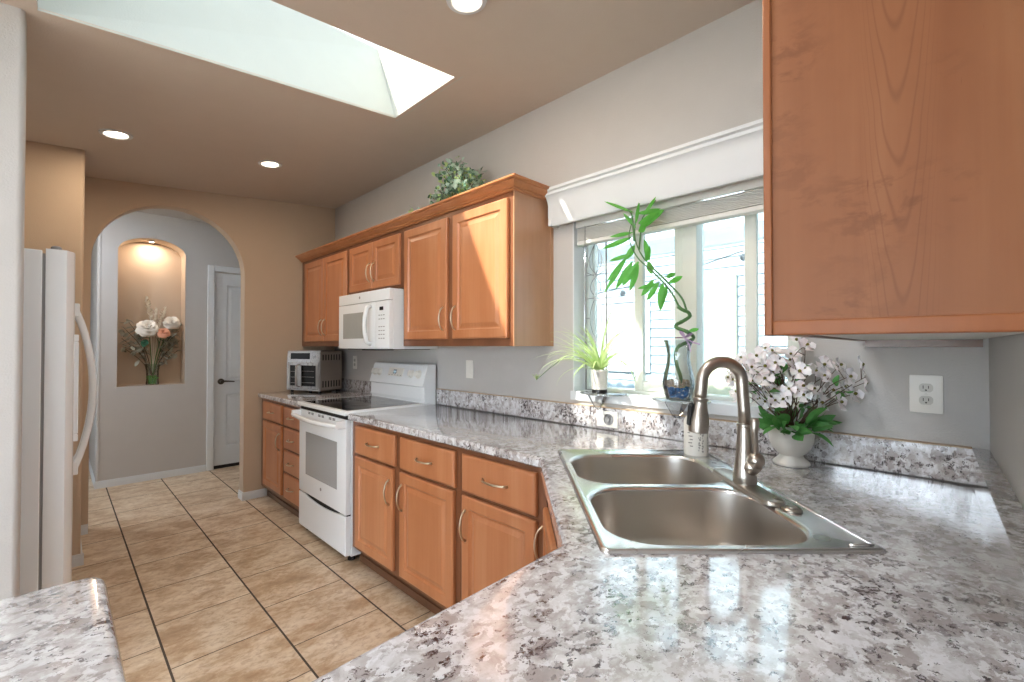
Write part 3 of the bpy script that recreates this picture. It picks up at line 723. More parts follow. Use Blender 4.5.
b.box(1.902, 1.928, ry(1.9, .036), yw, .9145, BZ, bev=.003, seg=2)
v = [(-.60, ry(-.60, .001)), (1.928, ry(1.928, .001)), (1.928, ry(1.928, .038)), (-.60, ry(-.60, .038))]
b.prism(v, 'z', .9145, BZ); b.build('backsplash', 'granite', ct)
b = MB(); b.box(1.9005, 1.93, ry(1.9, .038), yw, BZ, BZ + .0025); b.build('caulk_line', 'pebble', ct)
c2 = thing('worktop', 'short speckled laminate worktop left of the range carrying the toaster oven', 'worktop', (0, 0, 0))
b = MB(); top_mesh(b, [(1.25, 3.433), (1.926, 3.433), (1.926, 4.397), (1.25, 4.397)]); b.build('counter_slab', 'granite', c2, smooth=True)
b = MB(); b.box(1.902, 1.928, 3.433, 4.397, .9145, BZ, bev=.003); b.build('backsplash', 'granite', c2)

# ------------------------------------------------------------------ sink
def rr(x0, x1, y0, y1, r, n=8, z=0):
    pts = []
    for cx, cy, a0 in ((x1 - r, y0 + r, -PI / 2), (x1 - r, y1 - r, 0), (x0 + r, y1 - r, PI / 2), (x0 + r, y0 + r, PI)):
        pts += [(cx + r * math.cos(a0 + PI / 2 * k / n), cy + r * math.sin(a0 + PI / 2 * k / n), z) for k in range(n + 1)]
    return pts
snk = thing('sink', 'double-bowl stainless steel drop-in sink set diagonally in the corner worktop', 'sink', (SO.x, SO.y, .9145), PI / 4)
b = MB()
ox0, ox1, oy0, oy1 = -.006, .872, -.562, .004
R = b.rings([rr(ox0 + i, ox1 - i, oy0 + i, oy1 - i, max(.004, .016 - i * .3), 5, z) for i, z in ((0, 0), (.001, .004), (.004, .007), (.010, .008), (.016, .006), (.020, .0045))], False, False)
bowls = [(.030, .402, -.472, -.028), (.440, .800, -.478, -.028)]
edges = []; br_ = []
for (xa, xb, ya, yb) in bowls:
    L0 = [b.bm.verts.new(p) for p in rr(xa - .010, xb + .010, ya - .010, yb + .010, .115, 10, .0045)]
    br_.append((L0, (xa, xb, ya, yb)))
    edges += [b.bm.edges.new((L0[k], L0[(k + 1) % len(L0)])) for k in range(len(L0))]
edges += [b.bm.edges.get((R[-1][k], R[-1][(k + 1) % len(R[-1])])) for k in range(len(R[-1]))]
bmesh.ops.triangle_fill(b.bm, edges=edges, use_beauty=True)
for L0, (xa, xb, ya, yb) in br_:
    prev = L0
    for i, z in ((-.005, .0035), (0, -.001), (.002, -.006)):
        cur = [b.bm.verts.new(p) for p in rr(xa + i, xb - i, ya + i, yb - i, .108 - i * .5, 10, z)]
        for k in range(len(cur)): b.bm.faces.new((prev[k], prev[(k + 1) % len(cur)], cur[(k + 1) % len(cur)], cur[k]))
        prev = cur
b.build('sink_deck', 'steel', snk, smooth=True)
for (xa, xb, ya, yb) in bowls:
    b = MB()
    b.rings([rr(xa + i, xb - i, ya + i, yb - i, max(.05, .108 - i * .5), 10, z) for i, z in ((.002, -.006), (.004, -.03), (.009, -.13), (.014, -.155), (.026, -.172), (.045, -.181), (.08, -.185))], False, True)
    o = b.build('bowl', 'steel_bowl', snk, smooth=True)
    cx, cy = (xa + xb) / 2, (ya + yb) / 2
    b = MB(); b.lathe([(.055, -.1845), (.055, -.180), (.046, -.179), (.040, -.1835), (.01, -.1835), (.008, -.176), (.003, -.175)], 24, Matrix.Translation((cx, cy, 0))); b.build('drain', 'nickel', o, smooth=True)
for p in ((.03, .545), ):
    b = MB(); b.tube([(.02, -.549, .0052), (.846, -.549, .0052)], .0035, 8); b.tube([(.02, -.549, .0052), (.02, -.50, .0052)], .0035, 8); b.build('deck_bead', 'steel', snk, smooth='all')
tag(MB().lathe([(.023, 0), (.023, .004), (.020, .007), (.012, .0075), (.011, .010), (.004, .0105)], 24, Matrix.Translation((*SP(.217, .505), .9195))).build('sink_hole_cover', 'nickel', smooth=True), 'small round nickel hole cover on the sink deck in front of the faucet', 'hole cover')

# faucet
FX, FY = 1.392, .452
fz = .9195
fa = thing('faucet', 'brushed nickel gooseneck pull-down faucet with side lever on the sink deck', 'faucet', (FX, FY, fz), 3 * PI / 4)
b = MB(); lp = [rr(-.030 + i, .030 - i, -.165 + i, .165 - i, .029 - i, 8, z) for i, z in ((0, 0), (0, .006), (.002, .010), (.006, .0115))]
b.rings(lp); b.build('deck_plate', 'nickel', fa, smooth=True)
b = MB()
b.lathe([(.031, .010), (.032, .020), (.031, .035), (.026, .070), (.022, .105), (.0205, .135), (.0195, .160), (.0195, .172), (.0215, .174), (.0215, .180), (.0165, .182)], 28)
b.build('faucet_body', 'nickel', fa, smooth=True)
b = MB(); r0 = .0575
pts = [(0, 0, .178), (.001, 0, .22), (.004, 0, .26)] + [(.006 + r0 - r0 * math.cos(a), 0, .299 + r0 * math.sin(a)) for a in [PI * k / 16 for k in range(17)]] + [(.006 + 2 * r0 + .003, 0, .268), (.006 + 2 * r0 + .006, 0, .25)]
b.tube(pts, [.0163] * len(pts), 18); b.build('gooseneck', 'nickel', fa, smooth='all')
hx = .006 + 2 * r0
b = MB(); T = Matrix.Translation((hx + .006, 0, 0)) @ Matrix.Rotation(math.radians(-5), 4, 'Y')
Th = Matrix.Translation((hx + .012, 0, .155)) @ Matrix.Rotation(math.radians(-5), 4, 'Y')
b.lathe([(.024, 0), (.0265, .002), (.0275, .012), (.0275, .030), (.025, .050), (.0205, .070), (.0185, .085), (.0185, .090), (.020, .092), (.020, .099), (.017, .101)], 26, Th); b.build('spray_head', 'nickel', fa, smooth=True)
b = MB(); b.box(.0225, .0325, -.009, .009, .018, .078, Th, bev=.003); b.box(.021, .030, -.008, .008, .066, .085, Th, bev=.003); b.build('spray_button', 'black_plastic', fa)
b = MB(); b.sphere((-.016, .030, .082), .0235, 20, 14, (1, 1, 1)); b.tube([(-.004, .004, .05), (-.010, .018, .062), (-.016, .030, .075)], [.026, .024, .022], 16); b.build('valve_housing', 'nickel', fa, smooth='all')
b = MB(); b.tube([(-.016, .030, .090), (-.012, .034, .125), (-.008, .037, .160), (-.009, .038, .190), (-.010, .038, .202)], [.010, .0085, .0095, .0125, .009], 12); b.build('lever', 'nickel', fa, smooth='all')

# soap bottle on the sink deck
sx, sy = SP(.800, .507)
sb = thing('soap_bottle', 'cream soap bottle with vertical black lettering and black pump behind the faucet', 'bottle', (sx, sy, .9195), PI + PI / 4 - .25)
b = MB(); b.lathe([(.040, 0), (.043, .004), (.043, .120), (.040, .132), (.026, .146), (.015, .152), (.015, .160)], 28); b.build('bottle', 'label', sb, smooth=True)
b = MB(); b.lathe([(.0165, .158), (.0165, .176), (.006, .178), (.006, .198), (.010, .199), (.010, .207)], 16); b.box(-.012, .045, -.007, .007, .199, .208, Matrix.Rotation(2.6, 4, 'Z'), bev=.002); b.build('pump', 'black_plastic', sb, smooth=True)
def text_mesh(body, size, mat, parent, M4, depth=.0004, bend=None, name='lettering', sx_=1.0):
    c = bpy.data.curves.new(name, 'FONT'); c.body = body; c.size = size; c.extrude = depth; c.align_x = 'CENTER'; c.align_y = 'CENTER'
    o = bpy.data.objects.new(name + '_tmp', c); COL.objects.link(o)
    dg = bpy.context.evaluated_depsgraph_get(); dg.update()
    me = bpy.data.meshes.new_from_object(o.evaluated_get(dg)); bpy.data.objects.remove(o)
    for v_ in me.vertices:
        p = Vector((v_.co.x * sx_, v_.co.y, v_.co.z)); v_.co = M4(p) if callable(M4) else M4 @ p
    me.materials.clear(); me.materials.append(M[mat]); me.update()
    q = bpy.data.objects.new(name, me); COL.objects.link(q); q.parent = parent; return q
def wrapv(a0, r, zc):      # text runs up the bottle, wrapped on its side
    def f(p):
        a = a0 - p.y / r * -1; rr_ = r + p.z + .0004
        return Vector((rr_ * math.cos(a), rr_ * math.sin(a), zc + p.x))
    return f
rg = random.Random(5)
b = MB()
def glyph(b, a, z, w, h):      # one small printed mark on the curved side
    q = .0432
    b.add([(q * math.cos(a - w / q / 2), q * math.sin(a - w / q / 2), z - h / 2), (q * math.cos(a + w / q / 2), q * math.sin(a + w / q / 2), z - h / 2),
           (q * math.cos(a + w / q / 2), q * math.sin(a + w / q / 2), z + h / 2), (q * math.cos(a - w / q / 2), q * math.sin(a - w / q / 2), z + h / 2)], [(0, 1, 2, 3)])
for (a, zlo, zhi, gw) in ((.15, .022, .112, .007), (.42, .018, .088, .006), (1.0, .018, .108, .004)):
    z_ = zlo
    while z_ < zhi:
        for t_ in (-1, 0, 1):
            if rg.random() < .75: glyph(b, a + t_ * gw / .043 / 2.6, z_ + rg.uniform(-.002, .002), gw * .28, .0055)
        z_ += .0095
for k in range(7):
    a = -.75 + rg.uniform(-.1, .25); z_ = .108 - k * .012
    for t_ in range(rg.randint(2, 4)): glyph(b, a + t_ * .09, z_, .0025, .004)
b.build('label_print', 'ink', sb, recalc=False)

# ------------------------------------------------------------------ range
rn = thing('range', 'white freestanding electric range with black glass cooktop between the base cabinets', 'stove', (1.245, 3.425, 0), QA)
RW = .757
b = MB(); b.box(0, RW, .035, .655, .035, .897); b.build('range_body', 'appliance', rn, bevel=.003)
b = MB(); b.box(-.003, RW + .003, -.012, .60, .898, .924, bev=.006, seg=3); b.build('cooktop_rim', 'appliance', rn, smooth=True)
b = MB(); b.box(.035, RW - .035, .022, .545, .9235, .9255); o = b.build('glass_cooktop', 'black_glass', rn)
for (x_, y_, r_) in ((.20, .17, .105), (.56, .17, .08), (.20, .41, .075), (.56, .41, .10)):
    b = MB(); b.tube([(x_ + r_ * math.cos(2 * PI * k / 36), y_ + r_ * math.sin(2 * PI * k / 36), .9256) for k in range(37)], .0008, 4, False); b.build('burner_ring', 'gray_plastic', o)
dd = None
b = MB(); b.box(.004, RW - .004, 0, .034, .292, .872, bev=.006, seg=2); dd = b.build('oven_door', 'appliance', rn, smooth=True)
b = MB(); b.rings([[(x_, y_, z_) for x_, z_ in ((.128 + i, .425 + i), (.632 - i, .425 + i), (.632 - i, .722 - i), (.128 + i, .722 - i))] for i, y_ in ((0, .001), (0, -.0012), (.004, -.0022))]); b.build('oven_window', 'oven_glass', dd)
b = MB(); pts = []
for k in range(13):
    q = k / 12; pts.append((.012 + (RW - .024) * q, -.050 - .014 * math.sin(PI * q), .838 - .012 * math.sin(PI * q)))
b.tube(pts, [.012] + [.0145] * 11 + [.012], 12); b.box(.010, .040, -.058, .002, .820, .868, bev=.006, seg=2); b.box(RW - .040, RW - .010, -.058, .002, .820, .868, bev=.006, seg=2)
b.build('oven_handle', 'appliance', dd, smooth=True)
for g in range(3):
    for c_ in range(2):
        b = MB()
        for r_ in range(3): x_ = .17 + g * .17 + c_ * .055; b.box(x_, x_ + .038, -.0012, .001, .8505 + r_ * .0055, .8535 + r_ * .0055)
        b.build('vent_slot', 'dark_gap', dd)
b = MB(); b.lathe([(.011, 0), (.011, .0015)], 20, Matrix.Translation((.385, 0, .372)) @ Matrix.Rotation(PI / 2, 4, 'X')); em = b.build('maker_emblem', 'gray_plastic', dd)
b = MB(); b.box(.01, RW - .01, .010, .036, .872, .898); b.build('door_gap', 'dark_gap', rn)
b = MB(); b.box(.01, RW - .01, .012, .036, .255, .292); b.build('drawer_gap', 'dark_gap', rn)
b = MB(); n = 16; lo = .045
top_ = [(.004 + (RW - .008) * k / n, .283 - .026 * (math.sin(PI * min(1, max(0, (k / n - .12) / .76))) ** .7)) for k in range(n + 1)]
for y_ in (0,):
    L = [(.004, lo), (RW - .004, lo)] + top_[::-1]
    b.prism(L, 'y', 0, .035)
b.build('storage_drawer', 'appliance', rn, bevel=.004)
for (x_, y_) in ((.05, .06), (RW - .05, .06), (.05, .6), (RW - .05, .6)):
    b = MB(); b.lathe([(.022, 0), (.022, .012), (.012, .016), (.012, .038)], 12, Matrix.Translation((x_, y_, 0))); b.build('foot', 'dark_gap', rn)
b = MB(); b.prism([(.66, .90), (.575, .90), (.560, .95), (.560, 1.035), (.545, 1.040), (.590, 1.185), (.600, 1.192), (.66, 1.192)], 'x', 0, RW); b.build('backguard', 'appliance', rn, bevel=.004)
# control face on the slope
sl = Matrix.Translation((0, .5435, 1.040)) @ Matrix.Rotation(-math.atan2(.045, .145), 4, 'X')     # local: x along, z up the slope, -y outward
sf = Matrix.Translation((0, .0, .0))
b = MB(); b.box(.26, .47, -.0015, .004, .060, .125, sl, bev=.001); b.build('clock_panel', 'white_plastic', rn)
b = MB(); b.box(.335, .375, -.003, .0, .078, .110, sl); dsp = b.build('display', 'display', rn)
b = MB()
for k_, x_ in enumerate((.341, .349, .360, .368)):
    for z_ in (.086, .094, .102):
        if (k_ + int(z_ * 1000)) % 3: b.box(x_, x_ + .004, -.0034, -.003, z_ - .001, z_, sl)
    b.box(x_ + .004, x_ + .005, -.0034, -.003, .086, .102, sl)
b.build('digits', 'digits', dsp)
for k_ in range(5): b = MB(); b.box(.275 + k_ * .04, .295 + k_ * .04, -.0022, -.0014, .066, .070, sl); b.build('button', 'gray_plastic', rn)
for x_ in (.060, .135, .590, .680):
    b = MB(); T = sl @ Matrix.Translation((x_, 0, .085)) @ Matrix.Rotation(PI / 2, 4, 'X')
    b.lathe([(.030, 0), (.030, .004), (.024, .007), (.022, .024), (.019, .028)], 22, T); b.box(-.004, .004, -.021, .021, .022, .034, T, bev=.002); b.build('control_knob', 'white_plastic', rn, smooth=True)

# ------------------------------------------------------------------ microwave
mw = thing('microwave', 'white over-the-range microwave hung under the short wall cabinet', 'microwave', (1.535, 3.422, 1.302), QA)
MWd, MH = .752, .404
b = MB(); b.box(0, MWd, .028, .388, 0, MH); b.build('microwave_body', 'appliance', mw, bevel=.003)
b = MB(); b.box(0, MWd, 0, .027, .328, MH, bev=.005, seg=2); g_ = b.build('vent_grille', 'appliance', mw, smooth=True)
b = MB(); b.lathe([(.010, 0), (.010, .0015)], 20, Matrix.Translation((.34, 0, .368)) @ Matrix.Rotation(PI / 2, 4, 'X')); b.build('maker_emblem', 'gray_plastic', g_)
b = MB(); b.box(0, .562, 0, .027, .004, .325, bev=.005, seg=2); md = b.build('microwave_door', 'appliance', mw, smooth=True)
b = MB(); b.box(.075, .445, -.0012, .002, .075, .262, bev=.001); b.build('door_window', 'mw_glass', md)
b = MB()
pts = [(.515, -.008, .300), (.515, -.038, .285), (.515, -.052, .22), (.515, -.056, .165), (.515, -.052, .11), (.515, -.038, .050), (.515, -.008, .035)]
b.tube(pts, [.016, .015, .013, .0125, .013, .015, .016], 12); b.build('door_handle', 'appliance', md, smooth='all')
b = MB(); b.box(.565, MWd, 0, .027, .004, .325, bev=.005, seg=2); cpn = b.build('control_panel', 'appliance', mw, smooth=True)
b = MB(); b.box(.625, .675, -.0012, .002, .262, .286); b.build('display', 'display', cpn)
for r_ in range(7):
    for c_ in range(3):
        if r_ in (2,): continue
        b = MB(); b.box(.612 + c_ * .030, .632 + c_ * .030, -.0008, .001, .226 - r_ * .026, .232 - r_ * .026); b.build('button', 'gray_plastic', cpn)
b = MB(); b.box(.03, MWd - .03, .06, .34, -.004, .0); b.box(.28, .47, .05, .20, -.010, 0); b.build('underside_filter', 'dark_gap', mw)

# ------------------------------------------------------------------ toaster oven
to = thing('toaster_oven', 'stainless steel air-fryer toaster oven on the counter under the corner wall cabinet', 'toaster oven', (1.455, 4.298, .9145), math.atan2(-.37, .142))
TW, TD, TH = .395, .262, .368
b = MB(); b.box(.004, TW - .004, .010, TD, .018, TH, bev=.012, seg=3)
o = b.build('toaster_body', 'toaster_side', to, smooth=True)
b = MB()
for k in range(7):
    y_ = .033 + k * .031
    b.box(TW - .0045, TW - .0030, y_, y_ + .013, .285, .335, bev=.0005); b.box(TW - .0045, TW - .0030, y_, y_ + .013, .050, .105, bev=.0005)
b.build('vent_slot', 'dark_gap', o)
b = MB(); b.prism([(-.002, .265), (.012, .265), (.012, TH), (.018, TH + .001), (.006, TH - .006)], 'x', 0, TW); b.box(0, TW, -.003, .012, .020, .036, bev=.002); b.box(0, .012, -.003, .012, .036, .265); b.box(TW - .012, TW, -.003, .012, .036, .265)
b.build('front_frame', 'toaster_steel', to, bevel=.002)
Td = Matrix.Translation((0, -.0025, .27)) @ Matrix.Rotation(-math.atan2(.008, .10), 4, 'X')
b = MB(); b.box(.045, .275, -.0015, .003, .025, .078, Td); b.build('display', 'dark_window', to)
for x_ in (.305, .335):
    b = MB(); b.lathe([(.013, 0), (.012, .008)], 16, Td @ Matrix.Translation((x_, 0, .05)) @ Matrix.Rotation(PI / 2, 4, 'X')); b.build('control_knob', 'toaster_steel', to, smooth=True)
for (xa, xb, hx_) in ((.014, .150, .135), (.152, TW - .014, .178)):
    b = MB(); frame_ring(b, 0, 1, 0, 1, 0, 1, .1) if False else None
    for (a0, a1, c0, c1) in ((xa, xb, .038, .060), (xa, xb, .240, .262), (xa, xa + .028, .060, .240), (xb - .028, xb, .060, .240)): b.box(a0, a1, -.006, .006, c0, c1)
    d_ = b.build('oven_door', 'toaster_steel', to, bevel=.001)
    b = MB(); b.box(xa + .027, xb - .027, .0, .004, .058, .242); b.build('door_glass', 'dark_window', d_)
b = MB(); b.tube([(.162, -.010, .245), (.162, -.040, .235), (.162, -.042, .150), (.162, -.040, .062), (.162, -.010, .052)], [.007, .010, .010, .010, .007], 12); b.build('door_handle', 'toaster_steel', to, smooth='all')
b = MB()
for k in range(3): b.tube([(.18, -.001, .09 + k * .05), (.33, -.001, .09 + k * .05)], .0016, 5); b.tube([(.045, -.001, .085 + k * .05), (.12, -.001, .085 + k * .05)], .0016, 5)
b.build('oven_rack', 'toaster_steel', to)
for x_, y_ in ((.03, .03), (TW - .03, .03), (.03, TD - .03), (TW - .03, TD - .03)):
    b = MB(); b.lathe([(.013, 0), (.013, .020)], 12, Matrix.Translation((x_, y_, 0))); b.build('foot', 'dark_gap', to)

# ------------------------------------------------------------------ refrigerator
fr_ = thing('refrigerator', 'white side-by-side refrigerator with long bowed handle in the left alcove', 'refrigerator', (-.035, 2.548, 0), PI / 2)
FH = 1.705
b = MB(); b.box(0, .905, .008, .72, .02, FH - .008); b.build('fridge_body', 'appliance', fr_, bevel=.004)
b = MB(); b.box(.004, .901, .0, .008, .03, FH - .02); b.build('door_gasket', 'gray_plastic', fr_)
def curved(x0, x1, a, bul, n=12):
    pts = [(x0, -.001), (x1, -.001), (x1, -a)]
    for k in range(n + 1):
        q = 1 - k / n; e_ = min(1, min(q, 1 - q) * 7); pts.append((x0 + (x1 - x0) * q, -a - bul * (1 - (1 - e_) ** 2) - .006 * math.sin(PI * q)))
    return pts + [(x0, -a)]
for (x0, x1, hx_) in ((.002, .372, .338), (.378, .903, .415)):
    b = MB(); b.prism(curved(x0, x1, .060, .022), 'z', .055, FH); dd = b.build('fridge_door', 'appliance', fr_, smooth=True)
    b = MB(); pts = []
    for k in range(15):
        q = k / 14; pts.append((hx_, -.092 - .064 * math.sin(PI * q) ** .75, .765 + .72 * q))
    b.tube(pts, [.016] + [.0125] * 13 + [.016], 12)
    for z_ in (.735, 1.455): b.box(hx_ - .017, hx_ + .017, -.108, -.080, z_, z_ + .062, bev=.008, seg=3)
    b.build('door_handle', 'appliance', dd, smooth=True)
    if x0 < .1:
        b = MB()
        for (a0, a1, c0, c1) in ((.08, .30, .925, .955), (.08, .30, 1.34, 1.37), (.08, .10, .955, 1.34), (.28, .30, .955, 1.34), (.10, .28, 1.22, 1.34)): b.box(a0, a1, -.100, -.080, c0, c1, bev=.003)
        ds = b.build('dispenser_frame', 'appliance', dd)
        b = MB(); b.box(.10, .28, -.089, -.084, .955, 1.22); b.build('dispenser_recess', 'black_plastic', ds)
for x_ in (.03, .33, .43, .87): b = MB(); b.lathe([(.016, FH - .004), (.016, FH + .012), (.010, FH + .016)], 12, Matrix.Translation((x_, -.03, 0))); b.build('hinge_cap', 'gray_plastic', fr_, smooth=True)
b = MB(); b.box(.01, .895, -.02, .06, .0, .052); b.build('toe_grille', 'black_plastic', fr_)

# ------------------------------------------------------------------ ceiling lamps
def can(x, y, label, power, hall=False, z=None, col=(1.0, .78, .56)):
    zc = (cz(x) if z is None else z); t = thing('recessed_light', label, 'ceiling light', (x, y, zc), 0, 'recessed ceiling lights')
    tilt = math.atan(.0875) if z is None else 0
    t.rotation_euler = (0, -tilt, 0)
    b = MB(); b.lathe([(.076, -.0005), (.074, -.006), (.058, -.008), (.052, -.004), (.050, .002)], 32, cap0=False, cap1=False); b.build('trim_ring', 'trim', t, smooth=True)
    b = MB(); b.lathe([(.0505, -.0015), (.035, -.003), (.001, -.0035)], 28, cap0=False); b.build('lens', 'lens', t, smooth=True)
    ld = bpy.data.lights.new('recessed_lamp', 'AREA'); ld.shape = 'DISK'; ld.size = .115; ld.energy = power; ld.color = col
    lo_ = bpy.data.objects.new('recessed_lamp', ld); COL.objects.link(lo_); lo_.parent = t; lo_.location = (0, 0, -.012)
can(.228, 3.42, 'lit recessed ceiling light near the refrigerator, left of the pair by the arch', 2.4)
can(1.048, 3.45, 'lit recessed ceiling light in front of the range, right of the pair by the arch', 2.2)
can(1.062, 1.30, 'lit recessed ceiling light nearest the camera, at the top edge of the photo', 3)
can(-.3, 5.1, 'added fill light for the hall beyond the arch, shaped as a recessed can', 8, z=2.64, col=(.9, .93, 1))  # unseen lamp added to light the hall
can(.40, .80, 'added fill light over the peninsula, shaped as a recessed can, out of view', 5.5, col=(.86, .93, 1))  # unseen cool fill added for the near counter and refrigerator
can(-1.2, .9, 'added fill light over the dining side, shaped as a recessed can, out of view', 9, z=2.452, col=(.88, .94, 1))  # invented fill lamp, neutral light from the dining side
can(-2.6, .9, 'added fill light at the far end of the dining side, shaped as a recessed can, out of view', 9, z=2.452, col=(.88, .94, 1))  # second invented dining fill lamp
t = thing('niche_light', 'small warm puck light in the top of the arched wall niche', 'niche light', (nc, HY + .13, nzt - .005))
b = MB(); b.lathe([(.028, 0), (.026, -.008), (.020, -.010)], 20, cap1=False); b.build('puck_ring', 'trim', t, smooth=True)
b = MB(); b.lathe([(.020, -.0095), (.001, -.0095)], 20, cap0=False); b.build('lens', 'lens', t)
ld = bpy.data.lights.new('niche_lamp', 'AREA'); ld.shape = 'DISK'; ld.size = .04; ld.energy = 1.7; ld.color = (1, .78, .58)
lo_ = bpy.data.objects.new('niche_lamp', ld); COL.objects.link(lo_); lo_.parent = t; lo_.location = (0, 0, -.014)

# ------------------------------------------------------------------ outlets and switches
def outlet(name, label, cat, loc, rz, kind='duplex', w=.072, h=.118):
    t = thing(name, label, cat, loc, rz)
    b = MB(); b.box(-w / 2, w / 2, -.006, 0, -h / 2, h / 2, bev=.003, seg=2); b.build('cover_plate', 'white_plastic', t, smooth=True)
    if kind == 'duplex':
        for zc in (.0195, -.0195):
            b = MB(); T = Matrix.Translation((0, -.006, zc)) @ Matrix.Rotation(PI / 2, 4, 'X')
            pts = [(.0165 * max(-1, min(1, math.cos(a) * 1.05)), .0135 * max(-1, min(1, math.sin(a) * 1.2)), 0) for a in [2 * PI * k / 28 for k in range(28)]]
            b.rings([[tuple(T @ Vector((p[0], p[1], z))) for p in pts] for z in (0, .0022)]); r_ = b.build('receptacle', 'receptacle', t, smooth=True)
            b = MB()
            for x_, hh in ((-.0065, .0045), (.0060, .0038)): b.box(x_ - .001, x_ + .001, -.0086, -.0080, zc + .002 - hh, zc + .003 + hh)
            b.lathe([(.0026, 0), (.0026, .0005)], 10, Matrix.Translation((0, -.0081, zc - .007)) @ Matrix.Rotation(PI / 2, 4, 'X')); b.build('slot', 'dark_gap', r_)
        b = MB(); b.lathe([(.003, 0), (.0025, .001)], 10, Matrix.Translation((0, -.006, 0)) @ Matrix.Rotation(PI / 2, 4, 'X')); b.build('screw', 'white_plastic', t)
    elif kind == 'switch':
        b = MB(); b.box(-.0165, .0165, -.0085, -.005, -.033, .033, bev=.001); b.build('rocker', 'white_plastic', t)
    elif kind == 'round':
        b = MB(); b.lathe([(.027, 0), (.027, .004), (.021, .006), (.021, .003), (.012, .003), (.011, .010), (.004, .011)], 24, Matrix.Translation((0.01, -.006, 0)) @ Matrix.Rotation(PI / 2, 4, 'X')); b.build('dial', 'gray_plastic', t, smooth=True)
    return t
outlet('wall_outlet', 'white duplex outlet on the wall right of the white potted flowers', 'outlet', (W, .092, 1.171), QA, w=.079, h=.118)
outlet('wall_switch', 'white rocker switch plate on the wall between the range and the window', 'switch', (W, 2.322, 1.170), QA, 'switch')
outlet('wall_outlet', 'white outlet plate on the wall beside the toaster oven, left of the range', 'outlet', (W, 3.955, 1.175), QA)
outlet('dial_outlet', 'white plate with a round dial on the backsplash under the window', 'outlet', (1.9015, 1.243, .966), QA, 'round', w=.118, h=.078)

# ------------------------------------------------------------------ clear sill shelves
def sill_shelf(y, label):
    t = thing('sill_shelf', label, 'shelf', (1.885, y, 1.0875), 0, 'clear acrylic sill shelves')
    b = MB(); loop = [(.085 * math.cos(a) * (1.1 if math.cos(a) > 0 else 1.0), .125 * math.sin(a)) for a in [2 * PI * k / 36 for k in range(36)]]
    b.rings([[(p[0] * s_, p[1] * s_, z) for p in loop] for s_, z in ((.97, 0), (1, .0015), (1, .0045), (.97, .006))]); b.build('shelf_plate', 'acrylic', t, smooth=True)
    b = MB(); b.lathe([(.010, -.068), (.018, -.060), (.046, -.012), (.050, -.0005)], 8, Matrix.Translation((-.035, 0, 0))); b.build('shelf_bracket', 'acrylic', t)
    return t
sill_shelf(1.262, 'clear acrylic shelf on the window sill holding the spider plant')
sill_shelf(.868, 'clear acrylic shelf on the window sill holding the glass bamboo vase')

# ------------------------------------------------------------------ spider plant
R_ = random.Random(11)
sp = thing('spider_plant', 'spider plant with arching striped leaves in a small pale cup on the sill', 'potted plant', (1.885, 1.278, 1.0935))
b = MB(); b.lathe([(.036, .016), (.037, .018), (.043, .112), (.041, .114), (.039, .108), (.034, .095)], 26, cap0=True); b.build('pot', 'ceramic', sp, smooth=True)
b = MB(); b.lathe([(.035, 0), (.0375, .002), (.0375, .017), (.036, .018)], 26); b.build('pot_base', 'black_plastic', sp, smooth=True)
b = MB()
for k in range(9):
    z0_ = .030 + k * .010; b.tube([(-.0395 + .001 * (z0_ * -9) , -.030 + .006 * q, z0_ + .006 * q) if False else (-(.0372 + (z0_ + .006 * q) * .055) * math.cos(-.6 + q * .12), (.0372 + (z0_ + .006 * q) * .055) * math.sin(-.6 + q * .12), z0_ + .005 * q) for q in range(8) if z0_ + .005 * q < .108], .0012, 5) if k < 7 else None
b.build('pot_line', 'gray_plastic', sp)
b = MB(); b.lathe([(.037, .098), (.001, .101)], 20, cap0=False); b.build('soil', 'soil', sp)
b = MB()
def arch_leaf(b, o, az, L, el0, droop, w, n=10):
    pts = []; h = z = 0.0
    for i in range(n + 1):
        pts.append((o[0] + math.cos(az) * h, o[1] + math.sin(az) * h, o[2] + z))
        e_ = el0 - droop * (i / n) ** 1.3; h += math.cos(e_) * L / n; z += math.sin(e_) * L / n
    b.ribbon(pts, w)
for k in range(70):
    az = R_.choice((PI / 2, -PI / 2, PI)) + R_.gauss(0, .55)
    ins = max(0.0, math.cos(az)); L = R_.uniform(.20, .36) * (1 - .6 * ins); el = R_.uniform(.6, 1.5)
    arch_leaf(b, (R_.uniform(-.012, .012), R_.uniform(-.012, .012), .10), az, L, el, R_.uniform(.5, 2.2), R_.uniform(.0055, .0085))
for (az, L, el, dr_) in ((1.75, .34, .75, 1.5), (1.95, .33, .95, 1.9), (1.5, .36, .45, 1.0), (-1.75, .30, .9, 1.8), (-1.9, .33, .7, 2.3), (-1.5, .27, 1.2, 1.4), (2.3, .26, .4, 1.9), (1.65, .30, 1.2, 1.2)):
    arch_leaf(b, (0, 0, .10), az, L, el, dr_, .009)
b.build('foliage', 'spider_leaf', sp, recalc=False)
b = MB(); b.tube([(0, 0, .10), (-.03, .08, .17), (-.05, .18, .17), (-.05, .28, .11), (-.045, .375, .045)], .0016, 6); b.build('runner', 'stalk', sp)
b = MB()
for k in range(8): arch_leaf(b, (-.045, .375, .045), k * .8, .05, 1.0, .8, .004, 5)
b.build('plantlet', 'spider_leaf', sp, recalc=False)

